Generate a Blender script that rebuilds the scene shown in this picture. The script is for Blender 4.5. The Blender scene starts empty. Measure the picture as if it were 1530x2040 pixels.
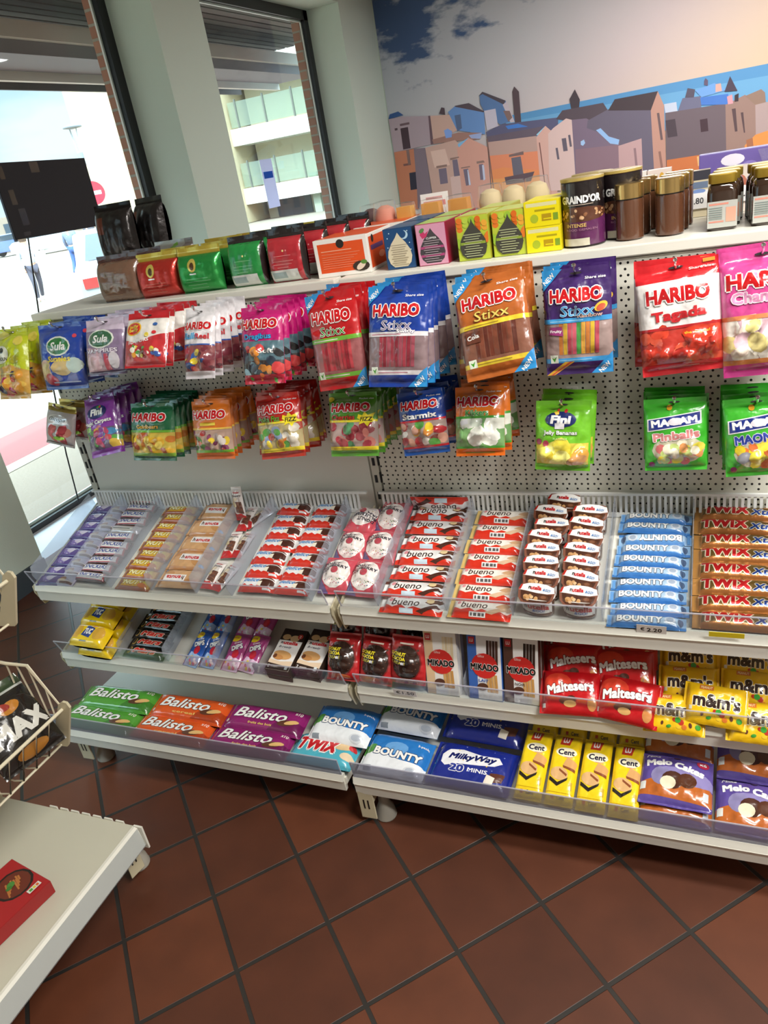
import bpy, bmesh, math, random
from math import sin, cos, pi, radians, sqrt, hypot, floor
from mathutils import Matrix, Vector
SC = bpy.context.scene
COL = SC.collection

# ------------------------------------------------------------------ camera
cam_data = bpy.data.cameras.new('camera')
cam_data.sensor_fit = 'VERTICAL'; cam_data.sensor_height = 36.0
cam_data.lens = 36.0*1500/2040; cam_data.clip_start = 0.02; cam_data.clip_end = 300
cam = bpy.data.objects.new('camera', cam_data); COL.objects.link(cam)
cam.matrix_world = Matrix(((0.921544, -0.015519, 0.387964, 0.812),
                           (0.353826, 0.445025, -0.822654, -1.711),
                           (-0.159887, 0.895384, 0.415601, 1.545), (0, 0, 0, 1)))
SC.camera = cam

# ------------------------------------------------------------------ sky, sun, lamps, exposure
SC.view_settings.view_transform = 'Standard'; SC.view_settings.look = 'None'
SC.view_settings.exposure = 0.62; SC.view_settings.gamma = 1.0
SC.view_settings.use_curve_mapping = False
SC.cycles.max_bounces = 7; SC.cycles.diffuse_bounces = 4; SC.cycles.glossy_bounces = 3
SC.cycles.transmission_bounces = 4; SC.cycles.transparent_max_bounces = 14
SC.cycles.sample_clamp_indirect = 4.0; SC.cycles.use_denoising = True
SC.cycles.caustics_reflective = False; SC.cycles.caustics_refractive = False
SKY_STRENGTH = 1.55
w = bpy.data.worlds.new('sky'); SC.world = w; w.use_nodes = True
nt = w.node_tree; nt.nodes.clear()
out = nt.nodes.new('ShaderNodeOutputWorld'); bg = nt.nodes.new('ShaderNodeBackground')
tc = nt.nodes.new('ShaderNodeTexCoord'); mp = nt.nodes.new('ShaderNodeMapping'); mp.inputs['Scale'].default_value = (1.5, 1.5, 5)
ns = nt.nodes.new('ShaderNodeTexNoise'); ns.inputs['Scale'].default_value = 2.2; ns.inputs['Detail'].default_value = 5
rp = nt.nodes.new('ShaderNodeValToRGB'); rp.color_ramp.elements[0].position = .42; rp.color_ramp.elements[1].position = .6
rp.color_ramp.elements[0].color = (.32, .45, .55, 1); rp.color_ramp.elements[1].color = (.50, .56, .60, 1)
nt.links.new(tc.outputs['Generated'], mp.inputs['Vector']); nt.links.new(mp.outputs['Vector'], ns.inputs['Vector'])
nt.links.new(ns.outputs['Fac'], rp.inputs['Fac']); nt.links.new(rp.outputs['Color'], bg.inputs['Color'])
sx = nt.nodes.new('ShaderNodeSeparateXYZ'); mr = nt.nodes.new('ShaderNodeMapRange')      # thin bright cloud higher up
for k, v in (('From Min', .2), ('From Max', .5), ('To Min', SKY_STRENGTH), ('To Max', SKY_STRENGTH*8.5)): mr.inputs[k].default_value = v
nt.links.new(tc.outputs['Generated'], sx.inputs[0]); nt.links.new(sx.outputs[2], mr.inputs['Value']); nt.links.new(mr.outputs[0], bg.inputs['Strength'])
nt.links.new(bg.outputs[0], out.inputs[0])

def lamp(name, kind, loc, energy, color=(1, 1, 1), rot=(0, 0, 0), size=None):
    d = bpy.data.lights.new(name, kind); d.energy = energy; d.color = color
    if kind == 'AREA':
        d.shape = 'RECTANGLE'; d.size, d.size_y = size
    o = bpy.data.objects.new(name, d); o.location = loc; o.rotation_euler = rot; COL.objects.link(o); return o

sun = lamp('sun', 'SUN', (0, 0, 20), 3.0, (1, .95, .86)); sun.data.angle = radians(1.5)
sun.rotation_euler = Vector((-0.12, 0.62, -0.75)).to_track_quat('-Z', 'Y').to_euler()
for x, y, e, c in ((1.55, -0.85, 45, (1, .96, .88)), (2.5, -1.7, 62, (1, .985, .955)), (1.7, 3.0, 20, (1, .97, .92)), (0.9, 4.4, 50, (.97, .98, 1)), (2.5, 4.6, 26, (1, .95, .88))):
    lamp('ceiling_tube', 'AREA', (x, y, 2.93), e, c, (0, 0, 0), (1.4, .3))
# daylight that the window openings let in: portals only guide the sampling of the sky
for y0, y1 in ((.59, 2.6), (3.13, 5.34), (-2.99, -.86)):
    p = lamp('window_portal', 'AREA', (-2.39, (y0+y1)/2, 1.45), 1, rot=(0, -pi/2, 0), size=(2.7, y1-y0))
    p.data.cycles.is_portal = True

# ------------------------------------------------------------------ colours and materials
_lin = {}
def lin(h):
    if h not in _lin:
        v = [int(h[i:i+2], 16)/255 for i in (0, 2, 4)]
        _lin[h] = tuple(c/12.92 if c <= .04045 else ((c+.055)/1.055)**2.4 for c in v)+(1.0,)
    return _lin[h]

def mat(name, col=None, rough=.5, metal=0.0, attr=False, coat=0.0, bump=None, spec=.5, trans=0.0, emit=None):
    m = bpy.data.materials.new(name); m.use_nodes = True; t = m.node_tree
    b = t.nodes['Principled BSDF']
    b.inputs['Roughness'].default_value = rough; b.inputs['Metallic'].default_value = metal
    b.inputs['Coat Weight'].default_value = coat; b.inputs['Coat Roughness'].default_value = .06
    b.inputs['Specular IOR Level'].default_value = spec
    if attr:
        a = t.nodes.new('ShaderNodeAttribute'); a.attribute_name = 'Col'
        t.links.new(a.outputs['Color'], b.inputs['Base Color'])
    elif col: b.inputs['Base Color'].default_value = lin(col)
    if trans: b.inputs['Transmission Weight'].default_value = trans
    if emit:
        b.inputs['Emission Color'].default_value = lin(emit[0]); b.inputs['Emission Strength'].default_value = emit[1]
    if bump:
        scale, dist, detail = bump
        tc = t.nodes.new('ShaderNodeTexCoord'); n = t.nodes.new('ShaderNodeTexNoise')
        n.inputs['Scale'].default_value = scale; n.inputs['Detail'].default_value = detail
        bp = t.nodes.new('ShaderNodeBump'); bp.inputs['Distance'].default_value = dist; bp.inputs['Strength'].default_value = 1
        t.links.new(tc.outputs['Object'], n.inputs['Vector']); t.links.new(n.outputs['Fac'], bp.inputs['Height'])
        t.links.new(bp.outputs['Normal'], b.inputs['Normal'])
    return m

def clear_mat(name, tint='ffffff', veil=.08, veil_col='e8ecf2', gloss_rough=.04, ior=1.45):
    """clear or frosted sheet: light passes straight through, part of it is caught by the sheet, Fresnel gloss on top"""
    m = bpy.data.materials.new(name); m.use_nodes = True; t = m.node_tree; t.nodes.clear(); N = t.nodes.new
    o = N('ShaderNodeOutputMaterial'); tr = N('ShaderNodeBsdfTransparent'); tr.inputs[0].default_value = lin(tint)
    df = N('ShaderNodeBsdfDiffuse'); df.inputs[0].default_value = lin(veil_col)
    tl = N('ShaderNodeBsdfTranslucent'); tl.inputs[0].default_value = lin(veil_col)
    dm = N('ShaderNodeMixShader'); dm.inputs[0].default_value = .5
    t.links.new(df.outputs[0], dm.inputs[1]); t.links.new(tl.outputs[0], dm.inputs[2])
    mx = N('ShaderNodeMixShader'); mx.inputs[0].default_value = veil
    t.links.new(tr.outputs[0], mx.inputs[1]); t.links.new(dm.outputs[0], mx.inputs[2])
    gl = N('ShaderNodeBsdfGlossy'); gl.inputs['Roughness'].default_value = gloss_rough
    lw = N('ShaderNodeLayerWeight'); lw.inputs['Blend'].default_value = .5
    pw = N('ShaderNodeMath'); pw.operation = 'POWER'; pw.inputs[1].default_value = 4.5; t.links.new(lw.outputs['Facing'], pw.inputs[0])
    fr = N('ShaderNodeMath'); fr.operation = 'MULTIPLY_ADD'; fr.inputs[1].default_value = .75; fr.inputs[2].default_value = ((ior-1)/(ior+1))**2
    t.links.new(pw.outputs[0], fr.inputs[0])
    m2 = N('ShaderNodeMixShader'); t.links.new(fr.outputs[0], m2.inputs[0]); t.links.new(mx.outputs[0], m2.inputs[1]); t.links.new(gl.outputs[0], m2.inputs[2])
    t.links.new(m2.outputs[0], o.inputs[0]); return m

FILM = mat('glossy_printed_film', attr=True, rough=.26, coat=.9, bump=(24, .007, 2.5))
CARD = mat('printed_card', attr=True, rough=.42, coat=.15)
FOIL = mat('metallic_printed_foil', attr=True, rough=.3, metal=.55, coat=.3, bump=(34, .003, 3))
MATT = mat('painted_matt', attr=True, rough=.75)
SHELFW = mat('cream_powder_coated_steel', 'e9e7dc', .38, coat=.15)
RAIL = mat('cream_price_rail_plastic', 'e6e5da', .35, coat=.2)
BEIGE = mat('beige_steel_bracket', 'cdc4a6', .45)
WIREM = mat('cream_coated_wire', 'e0d8bd', .4)
CHROME = mat('chrome_wire', 'd8d8d8', .18, 1.0)
BLACKM = mat('black_plastic', '141416', .4)
DARKM = mat('dark_anthracite_frame', '1d2024', .42)
WHITEP = mat('white_plastic', 'eef0ee', .35)
GLASS = clear_mat('window_glass', 'f4faf8', .015, 'ffffff', .02, 1.35)
ACRYL = clear_mat('clear_acrylic', 'f2f5f6', .10, 'e6e9f2', .05, 1.45)
FROST = clear_mat('frosted_acrylic', 'e2e4ec', .45, 'cfd1de', .12, 1.5)
DIVID = clear_mat('hazy_plastic_divider', 'f2f5fa', .26, 'eef2fa', .15, 1.4)
CELLO = clear_mat('clear_cellophane', 'ffffff', .06, 'ffffff', .06, 1.5)

# ------------------------------------------------------------------ mesh building
class MB:
    """collects polygons with colours and optional normals, builds ONE mesh"""
    def __init__(s): s.v = []; s.f = []; s.c = []; s.n = []; s.m = []; s.has_n = False
    def vert(s, p, n=None):
        s.v.append(tuple(p)); s.n.append(n)
        if n: s.has_n = True
        return len(s.v)-1
    def face(s, pts, col='ffffff', m=0, nrm=None):
        i = [s.vert(p, nrm) for p in pts]; s.f.append(i); s.c.append(col); s.m.append(m)
    def box(s, x0, x1, y0, y1, z0, z1, col='ffffff', m=0, M=None):
        P = [Vector((x, y, z)) for z in (z0, z1) for y in (y0, y1) for x in (x0, x1)]
        if M: P = [M @ p for p in P]
        b = len(s.v)
        for p in P: s.vert(p)
        for q in ((0, 2, 3, 1), (4, 5, 7, 6), (0, 1, 5, 4), (2, 6, 7, 3), (0, 4, 6, 2), (1, 3, 7, 5)):
            s.f.append([b+k for k in q]); s.c.append(col); s.m.append(m)
    def prism(s, prof, a0, a1, axis='x', col='ffffff', m=0):
        """closed profile of 2D points swept along one axis; the profile's two coordinates are the other two axes in order"""
        def P(a, p): return {'x': (a, p[0], p[1]), 'y': (p[0], a, p[1]), 'z': (p[0], p[1], a)}[axis]
        n = len(prof); b = len(s.v)
        for a in (a0, a1):
            for p in prof: s.vert(P(a, p))
        for i in range(n):
            j = (i+1) % n; s.f.append([b+i, b+j, b+n+j, b+n+i]); s.c.append(col); s.m.append(m)
        s.f.append([b+i for i in range(n)][::-1]); s.c.append(col); s.m.append(m)
        s.f.append([b+n+i for i in range(n)]); s.c.append(col); s.m.append(m)
    def tube(s, pts, r, seg=6, col='ffffff', m=0):
        pts = [Vector(p) for p in pts]; rings = []
        for i, p in enumerate(pts):
            d = (pts[min(i+1, len(pts)-1)]-pts[max(i-1, 0)]).normalized()
            u = d.cross(Vector((0, 0, 1)) if abs(d.z) < .9 else Vector((1, 0, 0))).normalized(); w = d.cross(u)
            rr = r[i] if isinstance(r, (list, tuple)) else r
            rings.append([s.vert(p+(u*cos(2*pi*k/seg)+w*sin(2*pi*k/seg))*rr) for k in range(seg)])
        for a, b in zip(rings, rings[1:]):
            for k in range(seg):
                s.f.append([a[k], a[(k+1) % seg], b[(k+1) % seg], b[k]]); s.c.append(col); s.m.append(m)
        for e in (rings[0][::-1], rings[-1]): s.f.append(e); s.c.append(col); s.m.append(m)
    def lathe(s, prof, seg=24, cols=None, sx=1, sy=1, c=(0, 0), power=2.0):
        """profile (radius, z) turned about Z; power > 2 squares the section"""
        rings = []
        for r, z in prof:
            ring = []
            for k in range(seg):
                a = 2*pi*k/seg; ca, sa = cos(a), sin(a)
                q = (abs(ca)**power+abs(sa)**power)**(-1/power)
                ring.append(s.vert((c[0]+r*ca*q*sx, c[1]+r*sa*q*sy, z)))
            rings.append(ring)
        for i, (a, b) in enumerate(zip(rings, rings[1:])):
            for k in range(seg):
                s.f.append([a[k], a[(k+1) % seg], b[(k+1) % seg], b[k]]); s.c.append(cols[i] if cols else 'ffffff'); s.m.append(0)
        s.f.append(rings[0][::-1]); s.c.append(cols[0] if cols else 'ffffff'); s.m.append(0)
        s.f.append(rings[-1]); s.c.append(cols[-1] if cols else 'ffffff'); s.m.append(0)
    def mesh(s, name, mats, smooth=False, bevel=0.0):
        me = bpy.data.meshes.new(name); me.from_pydata(s.v, [], s.f)
        for k in (mats if isinstance(mats, (list, tuple)) else [mats]): me.materials.append(k)
        if any(s.m): me.polygons.foreach_set('material_index', s.m)
        at = me.attributes.new('Col', 'FLOAT_COLOR', 'FACE')
        at.data.foreach_set('color', [x for c in s.c for x in lin(c)])
        if smooth or s.has_n: me.polygons.foreach_set('use_smooth', [True]*len(s.f))
        if smooth and not s.has_n: me.set_sharp_from_angle(angle=.62)
        if s.has_n: me.normals_split_custom_set_from_vertices([n if n else (0, 0, 0) for n in s.n])
        if bevel:
            bm = bmesh.new(); bm.from_mesh(me); bmesh.ops.remove_doubles(bm, verts=bm.verts, dist=1e-5)
            bmesh.ops.bevel(bm, geom=[e for e in bm.edges if len(e.link_faces) == 2 and e.calc_face_angle() > .5], offset=bevel, segments=2, profile=.6, affect='EDGES')
            bm.to_mesh(me); bm.free()
        me.update(); return me

def obj(name, mesh, parent=None, M=None):
    o = bpy.data.objects.new(name, mesh); COL.objects.link(o)
    if parent: o.parent = parent
    if M is not None: o.matrix_local = M
    return o
def tag(o, label, cat, group=None, kind=None):
    o['label'] = label; o['category'] = cat
    if group: o['group'] = group
    if kind: o['kind'] = kind
    return o
def thing(name, label, cat, M=None, group=None):
    return tag(obj(name, None, None, M), label, cat, group)
def struct(name, mb, mats, parent=None, **k):
    o = obj(name, mb.mesh(name, mats, **k), parent)
    if not parent: o['kind'] = 'structure'
    return o
def boxes(*bs):
    mb = MB()
    for b in bs: mb.box(*b)
    return mb
def frame(o, ex, ey, ez):
    return Matrix(((ex[0], ey[0], ez[0], o[0]), (ex[1], ey[1], ez[1], o[1]), (ex[2], ey[2], ez[2], o[2]), (0, 0, 0, 1)))
def Rx(a): return Matrix.Rotation(radians(a), 4, 'X')
def Ry(a): return Matrix.Rotation(radians(a), 4, 'Y')
def Rz(a): return Matrix.Rotation(radians(a), 4, 'Z')
def Tr(*p): return Matrix.Translation(Vector(p))
ORD = ['first', 'second', 'third', 'fourth', 'fifth', 'sixth', 'seventh', 'eighth', 'ninth', 'tenth', 'eleventh', 'twelfth']
# ================================================================== THE ROOM
def wall_mat(name, col):
    return mat(name, col, .85, bump=(180, .0006, 2))
MINT = wall_mat('pale_green_wall_paint', 'cfdfd3')
PLASTER = wall_mat('white_plaster', 'c4c2bc'); GREYW = wall_mat('grey_beige_wall_paint', '8f8a82')
SLATE = mat('slate_grey_skirting', '3c4850', .5)
SILLM = mat('pale_window_ledge', 'd9dbe2', .4)

def floor_mat():
    m = bpy.data.materials.new('terracotta_quarry_tiles'); m.use_nodes = True; t = m.node_tree; N = t.nodes.new; L = t.links.new
    b = t.nodes['Principled BSDF']
    tc = N('ShaderNodeTexCoord'); mp = N('ShaderNodeMapping'); mp.vector_type = 'TEXTURE'
    mp.inputs['Location'].default_value = (FX, FY, 0); mp.inputs['Rotation'].default_value = (0, 0, radians(46.4))
    L(tc.outputs['Object'], mp.inputs['Vector'])
    br = N('ShaderNodeTexBrick'); br.offset = 0; br.squash = 1
    br.inputs['Scale'].default_value = 1; br.inputs['Brick Width'].default_value = TILE; br.inputs['Row Height'].default_value = TILE
    br.inputs['Mortar Size'].default_value = .0055; br.inputs['Mortar Smooth'].default_value = .25; br.inputs['Bias'].default_value = -.1
    br.inputs['Color1'].default_value = lin('603420'); br.inputs['Color2'].default_value = lin('4a2719'); br.inputs['Mortar'].default_value = lin('2b2825')
    L(mp.outputs['Vector'], br.inputs['Vector'])
    no = N('ShaderNodeTexNoise'); no.inputs['Scale'].default_value = 9; no.inputs['Detail'].default_value = 6
    L(tc.outputs['Object'], no.inputs['Vector'])
    mx = N('ShaderNodeMixRGB'); mx.blend_type = 'OVERLAY'; mx.inputs[0].default_value = .35
    L(br.outputs['Color'], mx.inputs[1]); L(no.outputs['Fac'], mx.inputs[2]); L(mx.outputs[0], b.inputs['Base Color'])
    b.inputs['Roughness'].default_value = .5
    bp = N('ShaderNodeBump'); bp.inputs['Strength'].default_value = .6; bp.inputs['Distance'].default_value = .002; bp.invert = True
    L(br.outputs['Fac'], bp.inputs['Height']); L(bp.outputs['Normal'], b.inputs['Normal'])
    return m
TILE = .219; FX, FY = .0201, -.1327
struct('floor', boxes((-2.45, 3.3, -3.3, 6.2, -.1, 0)), floor_mat())
struct('ceiling', boxes((-2.6, 3.3, -3.3, 6.3, 3.0, 3.1)), PLASTER)
struct('wall_left', boxes((-2.45, -2.1, -3.3, -3.0, 0, 3), (-2.45, -2.1, -3.0, -.85, 2.83, 3), (-2.45, -2.1, -3.0, -.85, 0, .085), (-2.45, -2.1, -.85, .586, 0, 3), (-2.45, -2.1, 2.605, 3.125, 0, 3), (-2.45, -2.1, 5.344, 6.3, 0, 3),
                          (-2.45, -2.1, .586, 2.605, 2.83, 3), (-2.45, -2.1, 3.125, 5.344, 2.83, 3),
                          (-2.45, -2.1, .586, 2.605, 0, .085), (-2.45, -2.1, 3.125, 5.344, 0, .085)), MINT)
struct('wall_back', boxes((-2.1, 3.3, 6.15, 6.3, 0, 3)), MINT)
struct('wall_right', boxes((3.2, 3.3, -3.3, 6.15, 0, 3)), GREYW)
struct('wall_front', boxes((-2.1, 3.2, -3.3, -3.2, 0, 3)), GREYW)
struct('baseboard_left', boxes((-2.1, -2.088, -.85, .586, 0, .11), (-2.1, -2.088, 2.605, 3.125, 0, .11), (-2.1, -2.088, 5.344, 6.15, 0, .11)), SLATE)
for n, (y0, y1) in enumerate(((.586, 2.605), (3.125, 5.344), (-3.0, -.85))):  # last opening is unseen, added to account for daylight and glare on the left
    struct('trim_%d' % (n+1), boxes((-2.45, -2.09, y0, y1, .085, .10)), SILLM)          # the ledge inside the window
    f = MB(); X0, X1 = -2.46, -2.405; z0, z1, t = .10, 2.83, .075
    f.box(X0, X1, y0, y1, z0, z0+.03); f.box(X0, X1, y0, y1, z1-t, z1); f.box(X0, X1, y0, y0+t, z0, z1); f.box(X0, X1, y1-t, y1, z0, z1)
    fr = struct('window_%d' % (n+1), f, DARKM)
    g = MB(); g.box(-2.437, -2.431, y0+t, y1-t, z0+.03, z1-t); obj('glass_pane', g.mesh('glass_pane', GLASS), fr)
    h = MB(); tt = t+.014
    for b in ((y0+t, y1-t, z0+.03, z0+.045), (y0+t, y1-t, z1-tt, z1-t), (y0+t, y0+tt, z0+.03, z1-t), (y1-tt, y1-t, z0+.03, z1-t)): h.box(-2.45, -2.438, *b)
    obj('outer_frame', h.mesh('outer_frame', WHITEP), fr)

def brick_mat():
    m = bpy.data.materials.new('red_brick_masonry'); m.use_nodes = True; t = m.node_tree; N = t.nodes.new; L = t.links.new
    b = t.nodes['Principled BSDF']; b.inputs['Roughness'].default_value = .9
    tc = N('ShaderNodeTexCoord'); sp = N('ShaderNodeSeparateXYZ'); ad = N('ShaderNodeMath'); cb = N('ShaderNodeCombineXYZ')
    L(tc.outputs['Object'], sp.inputs[0]); L(sp.outputs[0], ad.inputs[0]); L(sp.outputs[1], ad.inputs[1]); L(ad.outputs[0], cb.inputs[0]); L(sp.outputs[2], cb.inputs[1])
    br = N('ShaderNodeTexBrick'); br.inputs['Scale'].default_value = 1; br.inputs['Brick Width'].default_value = .22; br.inputs['Row Height'].default_value = .075
    br.inputs['Mortar Size'].default_value = .008; br.inputs['Color1'].default_value = lin('b8826a'); br.inputs['Color2'].default_value = lin('a56a55'); br.inputs['Mortar'].default_value = lin('a8a294')
    L(cb.outputs[0], br.inputs['Vector']); L(br.outputs['Color'], b.inputs['Base Color'])
    bp = N('ShaderNodeBump'); bp.inputs['Distance'].default_value = .006; bp.invert = True; L(br.outputs['Fac'], bp.inputs['Height']); L(bp.outputs['Normal'], b.inputs['Normal'])
    return m
bk = MB()
for y0, y1 in ((-3.3, -3.03), (-.82, .55), (2.63, 3.09), (5.37, 6.3)): bk.box(-2.585, -2.47, y0, y1, -.2, 3.1)
for y0, y1 in ((.55, 2.63), (3.09, 5.37), (-3.03, -.82)): bk.box(-2.585, -2.47, y0, y1, 2.86, 3.1); bk.box(-2.585, -2.47, y0, y1, -.2, .09)
o = struct('wall_outer_brick', bk, brick_mat())

# ---- the photo wallpaper on the back wall
def mural_sky():
    m = bpy.data.materials.new('printed_wallpaper_sky'); m.use_nodes = True; t = m.node_tree; N = t.nodes.new; L = t.links.new
    b = t.nodes['Principled BSDF']; b.inputs['Roughness'].default_value = .6
    tc = N('ShaderNodeTexCoord'); sp = N('ShaderNodeSeparateXYZ'); L(tc.outputs['Object'], sp.inputs[0])
    def math(op, a, bb):
        n = N('ShaderNodeMath'); n.operation = op
        for i, q in enumerate((a, bb)):
            if isinstance(q, (int, float)): n.inputs[i].default_value = q
            else: L(q, n.inputs[i])
        return n.outputs[0]
    # printed dusk: grey blue at upper left to peach at upper right, pinker towards the sea
    g = math('ADD', math('MULTIPLY', math('ADD', sp.outputs[0], 2.1), .19), math('MULTIPLY', math('SUBTRACT', 2.9, sp.outputs[2]), .22))
    r = N('ShaderNodeValToRGB'); e = r.color_ramp.elements
    e[0].position = 0; e[0].color = lin('b8c6d4'); e[1].position = 1; e[1].color = lin('ecc99c')
    k = e.new(.4); k.color = lin('d4d2d6'); k = e.new(.62); k.color = lin('dccac8')
    L(g, r.inputs[0])
    no = N('ShaderNodeTexNoise'); no.inputs['Scale'].default_value = 2.6; no.inputs['Detail'].default_value = 5; no.inputs['Roughness'].default_value = .55
    mp = N('ShaderNodeMapping'); mp.inputs['Scale'].default_value = (1, 1, 2.2); L(tc.outputs['Object'], mp.inputs[0]); L(mp.outputs[0], no.inputs[0])
    near = math('SUBTRACT', 1.0, math('ADD', math('MULTIPLY', math('ADD', sp.outputs[0], 2.1), .42), math('MULTIPLY', math('ABSOLUTE', math('SUBTRACT', sp.outputs[2], 2.8), 0), 1.1)))
    cl = math('ADD', no.outputs['Fac'], math('MULTIPLY', near, .42))
    c2 = N('ShaderNodeValToRGB'); c2.color_ramp.elements[0].position = .66; c2.color_ramp.elements[1].position = .78; L(cl, c2.inputs[0])
    mx = N('ShaderNodeMixRGB'); L(c2.outputs[0], mx.inputs[0]); L(r.outputs[0], mx.inputs[1]); mx.inputs[2].default_value = lin('4a6590')
    L(mx.outputs[0], b.inputs['Base Color']); return m
MURALP = mat('printed_wallpaper', attr=True, rough=.6)
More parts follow.
